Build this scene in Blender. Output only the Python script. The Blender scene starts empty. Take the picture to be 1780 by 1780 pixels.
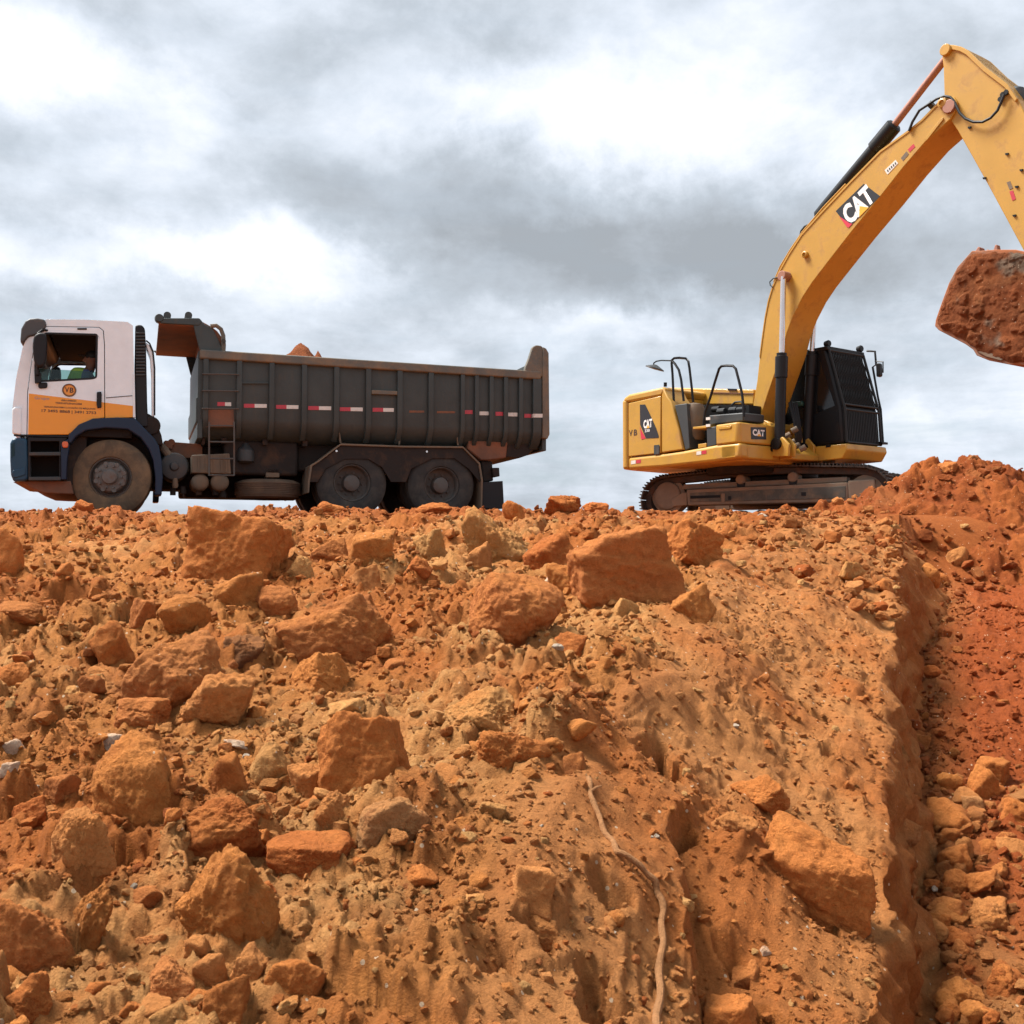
import bpy, bmesh, math, random
import numpy as np
from mathutils import Vector, Matrix
from mathutils.geometry import tessellate_polygon

scene = bpy.context.scene
COL = scene.collection
R = math.radians

# ------------------------------------------------------------------ camera
F = 1785.0                                  # focal length in photograph pixels (frame 1780 px)
EYE = Vector((0.0, 0.0, -0.495))            # z = 0 is the ground the truck stands on
TILT = math.atan(70.0 / F)
cam_d = bpy.data.cameras.new("camera")
cam_d.sensor_width = 36.0
cam_d.lens = 36.0 * F / 1780.0
cam_d.clip_start = 0.05
cam_d.clip_end = 20000.0
cam_d.dof.use_dof = True
cam_d.dof.focus_distance = 7.5
cam_d.dof.aperture_fstop = 20.0
cam = bpy.data.objects.new("camera", cam_d)
COL.objects.link(cam)
cam.location = EYE
cam.rotation_euler = (R(90) + TILT, 0, 0)
scene.camera = cam

# ------------------------------------------------------------------ sky, sun, exposure
SUN_DIR = Vector((-0.50, 0.16, 0.86)).normalized()      # towards the sun
SUN_EL = math.asin(SUN_DIR.z)
SUN_ROT = math.atan2(SUN_DIR.x, SUN_DIR.y)
world = bpy.data.worlds.new("World")
scene.world = world
world.use_nodes = True


class NT:
    """small node-tree writer"""
    def __init__(self, tree):
        self.t = tree
        self.n = tree.nodes
        self.l = tree.links

    def node(self, typ, **kw):
        x = self.n.new(typ)
        for k, v in kw.items():
            setattr(x, k, v)
        return x

    def put(self, sock, v):
        if hasattr(v, "is_output"):
            self.l.new(v, sock)
        elif v is not None:
            sock.default_value = v

    def math(self, op, a, b=None, c=None, clamp=False):
        x = self.node("ShaderNodeMath", operation=op, use_clamp=clamp)
        for i, v in enumerate((a, b, c)):
            if v is not None:
                self.put(x.inputs[i], v)
        return x.outputs[0]

    def vec(self, op, a, b=None, scale=None):
        x = self.node("ShaderNodeVectorMath", operation=op)
        self.put(x.inputs[0], a)
        if b is not None:
            self.put(x.inputs[1], b)
        if scale is not None:
            self.put(x.inputs["Scale"], scale)
        return x.outputs["Value"] if op in ("DOT_PRODUCT", "LENGTH", "DISTANCE") else x.outputs[0]

    def noise(self, vec, scale, detail=4.0, rough=0.55, dist=0.0):
        x = self.node("ShaderNodeTexNoise")
        self.put(x.inputs["Vector"], vec)
        self.put(x.inputs["Scale"], scale)
        x.inputs["Detail"].default_value = detail
        x.inputs["Roughness"].default_value = rough
        x.inputs["Distortion"].default_value = dist
        return x.outputs["Fac"], x.outputs["Color"]

    def ramp(self, fac, stops):
        x = self.node("ShaderNodeValToRGB")
        e = x.color_ramp.elements
        while len(e) < len(stops):
            e.new(0.5)
        for el, (p, c) in zip(e, stops):
            el.position = p
            el.color = c if len(c) == 4 else (*c, 1.0)
        self.put(x.inputs[0], fac)
        return x.outputs[0]

    def mix(self, fac, a, b, mode="MIX"):
        x = self.node("ShaderNodeMix", data_type="RGBA", blend_type=mode)
        self.put(x.inputs[0], fac)
        for i, v in ((6, a), (7, b)):
            if isinstance(v, (tuple, list)) and len(v) == 3:
                v = (*v, 1.0)
            self.put(x.inputs[i], v)
        return x.outputs[2]


def build_world():
    w = NT(world.node_tree)
    w.n.clear()
    out = w.node("ShaderNodeOutputWorld")
    bg = w.node("ShaderNodeBackground")
    tc = w.node("ShaderNodeTexCoord")
    d = tc.outputs["Generated"]
    sky = w.node("ShaderNodeTexSky", sky_type="NISHITA", sun_disc=False)
    sky.sun_elevation = SUN_EL
    sky.sun_rotation = SUN_ROT
    sky.air_density = 1.4
    sky.dust_density = 2.0
    sep = w.node("ShaderNodeSeparateXYZ")
    w.put(sep.inputs[0], d)
    zz = w.math("ADD", w.math("MAXIMUM", sep.outputs[2], 0.0), 0.16)
    com = w.node("ShaderNodeCombineXYZ")
    w.put(com.inputs[0], w.math("DIVIDE", sep.outputs[0], zz))
    w.put(com.inputs[1], w.math("DIVIDE", sep.outputs[1], zz))
    pl = com.outputs[0]                                # the cloud deck, seen in perspective
    n1, _ = w.noise(pl, 0.85, 9.0, 0.60, 0.25)
    n2, _ = w.noise(pl, 2.4, 9.0, 0.66, 0.5)
    n3, _ = w.noise(w.vec("ADD", w.vec("MULTIPLY", d, (1.0, 1.0, 1.45)), (3.1, 7.7, 1.3)), 4.4, 9.0, 0.60, 0.25)
    n5, _ = w.noise(w.vec("ADD", w.vec("MULTIPLY", d, (1.0, 1.0, 1.5)), (1.1, 2.7, 5.3)), 10.0, 7.0, 0.56, 0.25)
    field = w.math("MULTIPLY_ADD", n1, 0.28, w.math("MULTIPLY_ADD", n2, 0.14, w.math("MULTIPLY_ADD", n3, 0.36, w.math("MULTIPLY", n5, 0.20))))
    field = w.math("MULTIPLY_ADD", w.math("SUBTRACT", field, 0.5), 2.3, 0.505)
    # individual cloud masses: where each one hangs, how wide and high it is, how bright
    _, wc = w.noise(d, 7.0, 8.0, 0.66)
    warp = w.vec("MULTIPLY", w.vec("SUBTRACT", wc, (0.5, 0.5, 0.5)), (0.20, 0.0, 0.13))
    dw = w.vec("ADD", d, warp)
    masses = CLOUDS
    for px, py, sx, sz, amp in masses:
        v = cam_dir(px, py)
        rel = w.vec("MULTIPLY", w.vec("SUBTRACT", dw, tuple(v)), (F / sx, 2.0, F / sz))
        g = w.math("EXPONENT", w.math("MULTIPLY", w.vec("DOT_PRODUCT", rel, rel), -1.0))
        field = w.math("MULTIPLY_ADD", g, amp, field)
    cloud = w.ramp(field, [(0.10, (0.33, 0.36, 0.395)), (0.36, (0.465, 0.515, 0.575)), (0.56, (0.645, 0.70, 0.78)),
                           (0.74, (0.83, 0.86, 0.91)), (0.90, (1.02, 1.03, 1.05))])
    # thin places let the blue through, most of all low down where the deck opens
    n4, _ = w.noise(w.vec("MULTIPLY", d, (1.6, 1.6, 9.0)), 4.2, 5.0, 0.55, 0.3)
    low = w.math("SUBTRACT", 1.0, w.math("MULTIPLY", w.math("MAXIMUM", sep.outputs[2], 0.0), 4.2), clamp=True)
    thin = w.math("MULTIPLY", w.math("SUBTRACT", n4, 0.46), 3.0, clamp=True)
    thin = w.math("MULTIPLY", thin, w.math("MULTIPLY_ADD", low, 0.80, 0.10))
    blue = w.vec("SCALE", sky.outputs[0], scale=0.10)
    blue = w.mix(0.55, blue, (0.34, 0.49, 0.62))
    w.put(bg.inputs[0], w.mix(thin, cloud, blue))
    bg.inputs[1].default_value = 0.335
    w.l.new(bg.outputs[0], out.inputs[0])


def cam_dir(px, py):
    dx, dy = (px - 890.0) / F, (890.0 - py) / F
    return Vector((dx, math.cos(TILT) - dy * math.sin(TILT), math.sin(TILT) + dy * math.cos(TILT))).normalized()


#          where         width height  brightness
CLOUDS = [(1080, 200, 230, 90, 0.26), (840, 190, 140, 60, 0.10), (60, 95, 130, 75, 0.24), (320, 250, 110, 110, 0.16),
          (180, 430, 240, 55, 0.22), (440, 470, 150, 55, 0.20), (1460, 290, 90, 90, 0.20), (1090, 585, 140, 40, 0.18),
          (350, 70, 230, 75, -0.17), (120, 205, 150, 45, -0.14), (690, 300, 260, 60, -0.16), (1080, 400, 330, 75, -0.30),
          (720, 400, 260, 50, -0.13), (1300, 470, 280, 60, -0.28), (880, 520, 330, 40, -0.12), (500, 525, 160, 40, -0.07),
          (1560, 90, 240, 110, -0.10), (1600, 420, 160, 80, -0.10), (150, 510, 300, 35, -0.08), (830, 80, 90, 60, -0.10),
          (1250, 210, 120, 60, 0.10), (1640, 740, 260, 60, 0.10), (620, 500, 130, 40, 0.08)]
build_world()

sun_d = bpy.data.lights.new("sun", "SUN")
sun_d.energy = 2.6
sun_d.angle = R(22)
sun_d.color = (1.0, 0.955, 0.89)
sun = bpy.data.objects.new("sun", sun_d)
COL.objects.link(sun)
sun.rotation_euler = (-SUN_DIR).to_track_quat("-Z", "Y").to_euler()
sun.location = (-20, -25, 30)

vs = scene.view_settings
vs.view_transform = "Standard"
vs.look = "None"
vs.exposure = 1.90
vs.gamma = 1.0
vs.use_curve_mapping = False
scene.render.engine = "CYCLES"
scene.cycles.use_denoising = True
scene.cycles.max_bounces = 6
scene.cycles.pixel_filter_type = "BLACKMAN_HARRIS"
scene.cycles.filter_width = 1.5


# ------------------------------------------------------------------ pixel <-> place
def ray(px, py):
    dx, dy = (px - 890.0) / F, (890.0 - py) / F
    return Vector((dx, math.cos(TILT) - dy * math.sin(TILT), math.sin(TILT) + dy * math.cos(TILT)))


def at(px, py, y):
    v = ray(px, py)
    return EYE + v * (y / v.y)


class Frame:
    """a thing's own axes: u along it, w into it (away from the camera side), z up"""
    def __init__(self, org, deg):
        self.o = Vector((org[0], org[1], 0.0))
        a = R(deg)
        self.rot = a
        self.U = Vector((math.cos(a), math.sin(a), 0))
        self.W = Vector((-math.sin(a), math.cos(a), 0))

    def uv(self, px, py, w=0.0):
        v = ray(px, py)
        t = (w - (EYE - self.o).dot(self.W)) / v.dot(self.W)
        p = EYE + v * t - self.o
        return (p.dot(self.U), p.z)

    def poly(self, pts, w=0.0):
        return [self.uv(x, y, w) for x, y in pts]

    def p3(self, px, py, w=0.0):
        u, z = self.uv(px, py, w)
        return Vector((u, w, z))


# ------------------------------------------------------------------ objects
def empty(name, loc, rotz=0.0):
    o = bpy.data.objects.new(name, None)
    o.empty_display_size = 0.2
    o.location = loc
    o.rotation_euler = (0, 0, rotz)
    COL.objects.link(o)
    return o


def tag(o, label=None, cat=None, group=None, kind=None):
    for k, v in (("label", label), ("category", cat), ("group", group), ("kind", kind)):
        if v:
            o[k] = v
    return o


class MB:
    def __init__(self):
        self.v = []
        self.f = []

    def add(self, vs, fs):
        b = len(self.v)
        self.v += [tuple(p) for p in vs]
        self.f += [tuple(b + i for i in f) for f in fs]
        return self

    def box(self, lo, hi, m=None):
        x0, y0, z0 = lo
        x1, y1, z1 = hi
        vs = [(x0, y0, z0), (x1, y0, z0), (x1, y1, z0), (x0, y1, z0), (x0, y0, z1), (x1, y0, z1), (x1, y1, z1), (x0, y1, z1)]
        if m is not None:
            vs = [m @ Vector(p) for p in vs]
        return self.add(vs, [(0, 3, 2, 1), (4, 5, 6, 7), (0, 1, 5, 4), (1, 2, 6, 5), (2, 3, 7, 6), (3, 0, 4, 7)])

    def prism(self, out, w0, w1, holes=()):
        """an outline in the (u, z) plane given depth from w0 to w1"""
        loops = [list(out)] + [list(h) for h in holes]
        def area(l):
            return sum(l[i][0] * l[(i + 1) % len(l)][1] - l[(i + 1) % len(l)][0] * l[i][1] for i in range(len(l)))
        if area(loops[0]) < 0:
            loops[0].reverse()
        for h in loops[1:]:
            if area(h) > 0:
                h.reverse()
        flat = [p for l in loops for p in l]
        n = len(flat)
        vs = [(u, w0, z) for u, z in flat] + [(u, w1, z) for u, z in flat]
        fs = []
        if holes:
            tris = tessellate_polygon([[Vector((u, z, 0)) for u, z in l] for l in loops])
            for a, b, c in tris:
                A, B, C = flat[a], flat[b], flat[c]
                if (B[0] - A[0]) * (C[1] - A[1]) - (B[1] - A[1]) * (C[0] - A[0]) < 0:
                    b, c = c, b
                fs.append((a, b, c))
                fs.append((n + c, n + b, n + a))
        else:
            fs.append(tuple(range(n)))
            fs.append(tuple(range(2 * n - 1, n - 1, -1)))
        k = 0
        for l in loops:
            m = len(l)
            for i in range(m):
                j = (i + 1) % m
                fs.append((k + j, k + i, n + k + i, n + k + j))
            k += m
        return self.add(vs, fs)

    def plan(self, out, z0, z1):
        """an outline in plan (u, w) given height"""
        if sum(out[i][0] * out[(i + 1) % len(out)][1] - out[(i + 1) % len(out)][0] * out[i][1] for i in range(len(out))) < 0:
            out = out[::-1]
        n = len(out)
        vs = [(u, w, z0) for u, w in out] + [(u, w, z1) for u, w in out]
        fs = [tuple(range(n - 1, -1, -1)), tuple(range(n, 2 * n))]
        fs += [(i, (i + 1) % n, n + (i + 1) % n, n + i) for i in range(n)]
        return self.add(vs, fs)

    def lathe(self, prof, org, axis, n=32, closed=False):
        """prof: (radius, distance along the axis)"""
        axis = Vector(axis).normalized()
        q = axis.to_track_quat("Z", "Y")
        e1, e2 = q @ Vector((1, 0, 0)), q @ Vector((0, 1, 0))
        org = Vector(org)
        m = len(prof)
        vs, fs = [], []
        for r, t in prof:
            for k in range(n):
                a = 2 * math.pi * k / n
                vs.append(org + axis * t + (e1 * math.cos(a) + e2 * math.sin(a)) * r)
        rows = m if closed else m - 1
        for i in range(rows):
            i2 = (i + 1) % m
            for k in range(n):
                k2 = (k + 1) % n
                fs.append((i * n + k, i * n + k2, i2 * n + k2, i2 * n + k))
        if not closed:
            fs.append(tuple(range(n - 1, -1, -1)))
            fs.append(tuple((m - 1) * n + k for k in range(n)))
        return self.add(vs, fs)

    def cyl(self, p0, p1, r0, r1=None, n=16):
        p0, p1 = Vector(p0), Vector(p1)
        L = (p1 - p0).length
        return self.lathe([(r0, 0), (r0 if r1 is None else r1, L)], p0, p1 - p0, n)

    def tube(self, pts, r, n=8, closed=False):
        pts = [Vector(p) for p in pts]
        rs = r if isinstance(r, (list, tuple)) else [r] * len(pts)
        m = len(pts)
        vs, fs = [], []
        up = Vector((0, 0, 1))
        prev = None
        for i, p in enumerate(pts):
            a = pts[max(i - 1, 0)] if not closed else pts[i - 1]
            b = pts[min(i + 1, m - 1)] if not closed else pts[(i + 1) % m]
            t = (b - a).normalized()
            if prev is None:
                e = t.cross(up)
                if e.length < 0.05:
                    e = t.cross(Vector((1, 0, 0)))
            else:
                e = prev - t * prev.dot(t)
            e.normalize()
            prev = e
            g = t.cross(e)
            for k in range(n):
                an = 2 * math.pi * k / n
                vs.append(p + (e * math.cos(an) + g * math.sin(an)) * rs[i])
        for i in range(m if closed else m - 1):
            i2 = (i + 1) % m
            for k in range(n):
                k2 = (k + 1) % n
                fs.append((i * n + k, i * n + k2, i2 * n + k2, i2 * n + k))
        if not closed:
            fs.append(tuple(range(n - 1, -1, -1)))
            fs.append(tuple((m - 1) * n + k for k in range(n)))
        return self.add(vs, fs)

    def loft(self, loops, caps=True):
        n = len(loops[0])
        vs = [p for l in loops for p in l]
        fs = []
        for i in range(len(loops) - 1):
            for k in range(n):
                k2 = (k + 1) % n
                fs.append((i * n + k, i * n + k2, (i + 1) * n + k2, (i + 1) * n + k))
        if caps:
            fs.append(tuple(range(n - 1, -1, -1)))
            fs.append(tuple((len(loops) - 1) * n + k for k in range(n)))
        return self.add(vs, fs)

    def build(self, name, mat, parent=None, bevel=0.0, seg=2, angle=32, label=None):
        me = bpy.data.meshes.new(name)
        me.from_pydata(self.v, [], self.f)
        bm = bmesh.new()
        bm.from_mesh(me)
        bmesh.ops.recalc_face_normals(bm, faces=bm.faces)
        bm.to_mesh(me)
        bm.free()
        me.materials.append(mat)
        me.shade_smooth()
        me.set_sharp_from_angle(angle=R(angle))
        o = bpy.data.objects.new(name, me)
        COL.objects.link(o)
        if parent is not None:
            o.parent = parent
        if bevel:
            b = o.modifiers.new("bevel", "BEVEL")
            b.width = bevel
            b.segments = seg
            b.limit_method = "ANGLE"
            b.angle_limit = R(35)
            b.use_clamp_overlap = True
        if label:
            o["label"] = label
        return o


def offset_poly(p, d):
    """move every side of an outline outwards by d"""
    n = len(p)
    ar = sum(p[i][0] * p[(i + 1) % n][1] - p[(i + 1) % n][0] * p[i][1] for i in range(n))
    s = 1 if ar > 0 else -1
    out = []
    for i in range(n):
        a, b, c = Vector(p[i - 1]), Vector(p[i]), Vector(p[(i + 1) % n])
        t1, t2 = (b - a).normalized(), (c - b).normalized()
        n1, n2 = Vector((t1.y, -t1.x)) * s, Vector((t2.y, -t2.x)) * s
        m = n1 + n2
        k = max(m.dot(m), 0.3)
        out.append(tuple(b + m * (2 * d / k)))
    return out


def text_part(s, mat, parent, pos, ex, ey, width, height, depth=0.002, name="lettering", bold=0.0, shear=0.0):
    cu = bpy.data.curves.new(name, "FONT")
    cu.body = s
    cu.offset = bold
    cu.shear = shear
    cu.resolution_u = 3
    tmp = bpy.data.objects.new(name, cu)
    COL.objects.link(tmp)
    dg = bpy.context.evaluated_depsgraph_get()
    me = bpy.data.meshes.new_from_object(tmp.evaluated_get(dg))
    bpy.data.objects.remove(tmp)
    bpy.data.curves.remove(cu)
    n = len(me.vertices)
    co = np.empty(n * 3, np.float32)
    me.vertices.foreach_get("co", co)
    co = co.reshape(-1, 3)
    lo, hi = co.min(0), co.max(0)
    ex, ey = Vector(ex).normalized(), Vector(ey).normalized()
    x = (co[:, 0] - (lo[0] + hi[0]) / 2) / (hi[0] - lo[0]) * width
    y = (co[:, 1] - (lo[1] + hi[1]) / 2) / (hi[1] - lo[1]) * height
    w = np.array(pos)[None] + x[:, None] * np.array(ex)[None] + y[:, None] * np.array(ey)[None]
    me.vertices.foreach_set("co", w.astype(np.float32).ravel())
    me.update()
    me.materials.clear()
    me.materials.append(mat)
    o = bpy.data.objects.new(name, me)
    COL.objects.link(o)
    o.parent = parent
    return o


# ------------------------------------------------------------------ materials
def mat(name, col, rough=0.5, metal=0.0, var=0.12, vscale=5.0, dirt=None, bump=0.0, bscale=60.0, spec=0.5, coat=0.0, streak=0.0):
    """paint, rubber or steel with uneven tone; dirt = (colour, how much, size)"""
    m = bpy.data.materials.new(name)
    m.use_nodes = True
    t = NT(m.node_tree)
    b = t.n["Principled BSDF"]
    tc = t.node("ShaderNodeTexCoord")
    o = tc.outputs["Object"]
    f, _ = t.noise(o, vscale, 6.0, 0.6)
    v = t.math("MULTIPLY_ADD", t.math("SUBTRACT", f, 0.5), 2.2 * var, 1.0)
    c = t.vec("SCALE", tuple(col), scale=v)
    rgh = rough
    if dirt:
        dc, amt, ds = dirt
        g1, _ = t.noise(o, ds, 8.0, 0.68, 0.4)
        if streak:
            g2, _ = t.noise(t.vec("MULTIPLY", o, (9.0, 9.0, 0.8)), 1.6, 5.0, 0.6)
            g1 = t.math("ADD", t.math("MULTIPLY", g1, 1 - streak), t.math("MULTIPLY", g2, streak))
        k = t.math("MULTIPLY", t.math("SUBTRACT", g1, 0.72 - amt), 3.4, clamp=True)
        c = t.mix(t.math("MULTIPLY", k, 0.9), c, tuple(dc))
        rgh = t.math("MULTIPLY_ADD", k, max(0.0, 0.9 - rough), rough)
    t.put(b.inputs["Base Color"], c)
    t.put(b.inputs["Roughness"], rgh)
    b.inputs["Metallic"].default_value = metal
    b.inputs["Specular IOR Level"].default_value = spec
    if coat:
        b.inputs["Coat Weight"].default_value = coat
    if bump:
        h, _ = t.noise(o, bscale, 6.0, 0.65)
        bn = t.node("ShaderNodeBump")
        bn.inputs["Strength"].default_value = bump
        bn.inputs["Distance"].default_value = 0.01
        t.put(bn.inputs["Height"], h)
        t.put(b.inputs["Normal"], bn.outputs[0])
    return m


DUST = (0.36, 0.165, 0.07)
DUST_D = (0.16, 0.075, 0.038)
M = {}
M["white"] = mat("white_paint", (0.75, 0.83, 0.88), 0.32, dirt=((0.46, 0.36, 0.27), 0.13, 2.2), coat=0.3)
M["blue"] = mat("navy_paint", (0.010, 0.022, 0.050), 0.42, dirt=((0.08, 0.045, 0.03), 0.13, 3.0), spec=0.3)
M["bumper_blue"] = mat("bumper_blue_paint", (0.012, 0.050, 0.095), 0.40, dirt=((0.08, 0.045, 0.03), 0.12, 3.0), spec=0.35)
M["black_plastic"] = mat("black_plastic", (0.010, 0.010, 0.012), 0.55, dirt=((0.07, 0.045, 0.03), 0.13, 4.0), spec=0.3)
M["spare_tyre"] = mat("dusty_spare_rubber", (0.12, 0.082, 0.058), 0.85, var=0.25, dirt=((0.22, 0.13, 0.075), 0.28, 4.0), spec=0.2)
M["grey_plastic"] = mat("grey_plastic", (0.055, 0.054, 0.055), 0.5, dirt=((0.2, 0.15, 0.11), 0.14, 4.0))
M["tyre"] = mat("tyre_rubber", (0.036, 0.035, 0.034), 0.8, var=0.25, dirt=((0.10, 0.085, 0.068), 0.24, 3.0), bump=0.25, bscale=40, spec=0.25)
M["tyre_front"] = mat("dusty_tyre_rubber", (0.10, 0.075, 0.052), 0.85, var=0.2, dirt=((0.23, 0.15, 0.085), 0.30, 3.5), bump=0.25, bscale=40, spec=0.2)
M["rim"] = mat("dirty_wheel_steel", (0.13, 0.122, 0.112), 0.6, 0.3, dirt=(DUST_D, 0.24, 5.0), bump=0.2)
M["rim_dark"] = mat("dark_wheel_steel", (0.095, 0.088, 0.080), 0.7, 0.2, dirt=((0.09, 0.045, 0.025), 0.25, 5.0), bump=0.2)
M["chassis"] = mat("chassis_grime", (0.024, 0.019, 0.017), 0.8, dirt=((0.10, 0.055, 0.032), 0.22, 3.0), bump=0.3, spec=0.25)
M["chassis_dust"] = mat("dusty_chassis_steel", (0.13, 0.10, 0.07), 0.75, dirt=((0.2, 0.125, 0.075), 0.3, 5.0), bump=0.25)
M["bed"] = mat("dump_body_paint", (0.043, 0.055, 0.055), 0.5, var=0.35, vscale=3.0, dirt=((0.105, 0.088, 0.065), 0.17, 2.4), bump=0.35, bscale=14, streak=0.55, spec=0.35)
M["bed_rail"] = mat("worn_top_rail", (0.105, 0.103, 0.088), 0.7, var=0.35, vscale=4.0, dirt=((0.26, 0.17, 0.095), 0.29, 2.6), bump=0.3, bscale=30)
M["bed_rust"] = mat("rusty_steel", (0.15, 0.07, 0.042), 0.8, var=0.4, vscale=4.0, dirt=((0.27, 0.10, 0.045), 0.3, 3.0), bump=0.3, bscale=30)
M["ladder"] = mat("ladder_steel", (0.085, 0.078, 0.07), 0.55, 0.3, dirt=(DUST_D, 0.2, 6.0))
M["tape_red"] = mat("red_tape", (0.46, 0.035, 0.055), 0.4, var=0.15, dirt=((0.16, 0.08, 0.06), 0.16, 9.0))
M["tape_white"] = mat("white_tape", (0.66, 0.63, 0.58), 0.4, var=0.1, dirt=((0.32, 0.24, 0.17), 0.18, 9.0))
M["amber"] = mat("amber_lens", (0.62, 0.13, 0.04), 0.3)
M["ink"] = mat("dark_print", (0.06, 0.03, 0.018), 0.5)
M["ink_blue"] = mat("faded_blue_print", (0.34, 0.27, 0.25), 0.5)
M["badge"] = mat("orange_badge", (0.72, 0.29, 0.045), 0.45)
M["interior"] = mat("cab_lining", (0.018, 0.015, 0.014), 0.85, spec=0.2)
M["seat"] = mat("seat_cloth", (0.045, 0.045, 0.05), 0.9)
M["yellow"] = mat("machine_yellow", (0.47, 0.255, 0.032), 0.45, var=0.18, vscale=2.6, dirt=((0.31, 0.145, 0.055), 0.215, 3.2), coat=0.15)
M["yellow_boom"] = mat("boom_yellow", (0.45, 0.243, 0.03), 0.48, var=0.18, vscale=2.0, dirt=((0.25, 0.11, 0.032), 0.20, 4.0), coat=0.1)
M["mblack"] = mat("machine_black", (0.006, 0.006, 0.007), 0.45, dirt=((0.04, 0.028, 0.02), 0.10, 3.0), spec=0.3)
M["mgrey"] = mat("machine_grey", (0.034, 0.038, 0.040), 0.55, dirt=((0.14, 0.085, 0.055), 0.17, 4.0))
M["cabglass"] = mat("dark_cab_glass", (0.008, 0.009, 0.01), 0.12, spec=0.5)
M["guard"] = mat("guard_bars", (0.014, 0.015, 0.015), 0.5, dirt=((0.05, 0.04, 0.03), 0.13, 5.0), spec=0.3)
M["chrome"] = mat("chromed_rod", (0.72, 0.66, 0.64), 0.22, 0.85, dirt=((0.4, 0.27, 0.2), 0.12, 6.0))
M["rod_dusty"] = mat("dusty_rod", (0.30, 0.14, 0.10), 0.5, 0.2, dirt=((0.3, 0.13, 0.08), 0.3, 6.0))
M["hose"] = mat("hose_rubber", (0.014, 0.016, 0.018), 0.55, spec=0.3)
M["track"] = mat("track_steel", (0.050, 0.038, 0.030), 0.7, 0.1, var=0.3, dirt=((0.15, 0.065, 0.032), 0.24, 5.0), bump=0.3)
M["trackframe"] = mat("muddy_track_frame", (0.22, 0.175, 0.13), 0.85, var=0.4, vscale=3.0, dirt=((0.34, 0.225, 0.135), 0.28, 2.6), bump=0.3, bscale=30)
M["trackframe_d"] = mat("muddy_grey_plate", (0.10, 0.10, 0.085), 0.85, var=0.5, vscale=4.0, dirt=((0.30, 0.20, 0.12), 0.26, 4.5), bump=0.3, bscale=30)
M["logo_black"] = mat("logo_black", (0.02, 0.02, 0.024), 0.4)
M["logo_white"] = mat("logo_white", (0.78, 0.77, 0.74), 0.45)
M["logo_red"] = mat("logo_red", (0.55, 0.03, 0.06), 0.45)
M["logo_yellow"] = mat("logo_yellow", (0.75, 0.38, 0.03), 0.45)
M["vest"] = mat("safety_vest", (0.38, 0.56, 0.07), 0.8)
M["shirt"] = mat("blue_shirt", (0.06, 0.08, 0.17), 0.85)
M["skin"] = mat("skin", (0.20, 0.085, 0.05), 0.55)
M["hair"] = mat("hair", (0.012, 0.01, 0.009), 0.7)
M["mirror"] = mat("mirror_glass", (0.55, 0.58, 0.6), 0.05, 1.0)


def glass(name, tint):
    m = bpy.data.materials.new(name)
    m.use_nodes = True
    t = NT(m.node_tree)
    out = t.n["Material Output"]
    t.n.remove(t.n["Principled BSDF"])
    tr = t.node("ShaderNodeBsdfTransparent")
    tr.inputs[0].default_value = (*tint, 1)
    gl = t.node("ShaderNodeBsdfGlossy")
    gl.inputs["Roughness"].default_value = 0.03
    fr = t.node("ShaderNodeFresnel")
    fr.inputs[0].default_value = 1.45
    mx = t.node("ShaderNodeMixShader")
    t.l.new(fr.outputs[0], mx.inputs[0])
    t.l.new(tr.outputs[0], mx.inputs[1])
    t.l.new(gl.outputs[0], mx.inputs[2])
    t.l.new(mx.outputs[0], out.inputs[0])
    return m


M["glass"] = glass("green_tinted_glass", (0.52, 0.68, 0.64))


# ------------------------------------------------------------------ noise
def _h(ix, iy, iz, seed):
    h = (ix.astype(np.int64) * 374761393 + iy.astype(np.int64) * 668265263 + iz * 1274126177 + seed * 974634777) & 0xFFFFFFFF
    h = ((h ^ (h >> 13)) * 1274126177) & 0xFFFFFFFF
    h = ((h ^ (h >> 16)) * 2246822519) & 0xFFFFFFFF
    return ((h ^ (h >> 15)) & 0xFFFFFF).astype(np.float32) / np.float32(0xFFFFFF)


def perlin2(x, y, seed=0):
    xi, yi = np.floor(x), np.floor(y)
    fx, fy = (x - xi).astype(np.float32), (y - yi).astype(np.float32)
    xi, yi = xi.astype(np.int64), yi.astype(np.int64)
    u, v = fx * fx * fx * (fx * (fx * 6 - 15) + 10), fy * fy * fy * (fy * (fy * 6 - 15) + 10)
    def g(dx, dy):
        a = _h(xi + dx, yi + dy, 0, seed) * np.float32(6.2831853)
        return np.cos(a) * (fx - dx) + np.sin(a) * (fy - dy)
    a, b, c, d = g(0, 0), g(1, 0), g(0, 1), g(1, 1)
    return ((a + (b - a) * u) * (1 - v) + (c + (d - c) * u) * v) * 1.5


def fbm2(x, y, oct=4, seed=0, gain=0.5):
    s, a, t = 0.0, 1.0, 0.0
    for i in range(oct):
        s = s + perlin2(x, y, seed + i * 17) * a
        t += a
        a *= gain
        x, y = x * 2.03 + 11.3, y * 2.03 - 5.7
    return s / t


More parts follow.
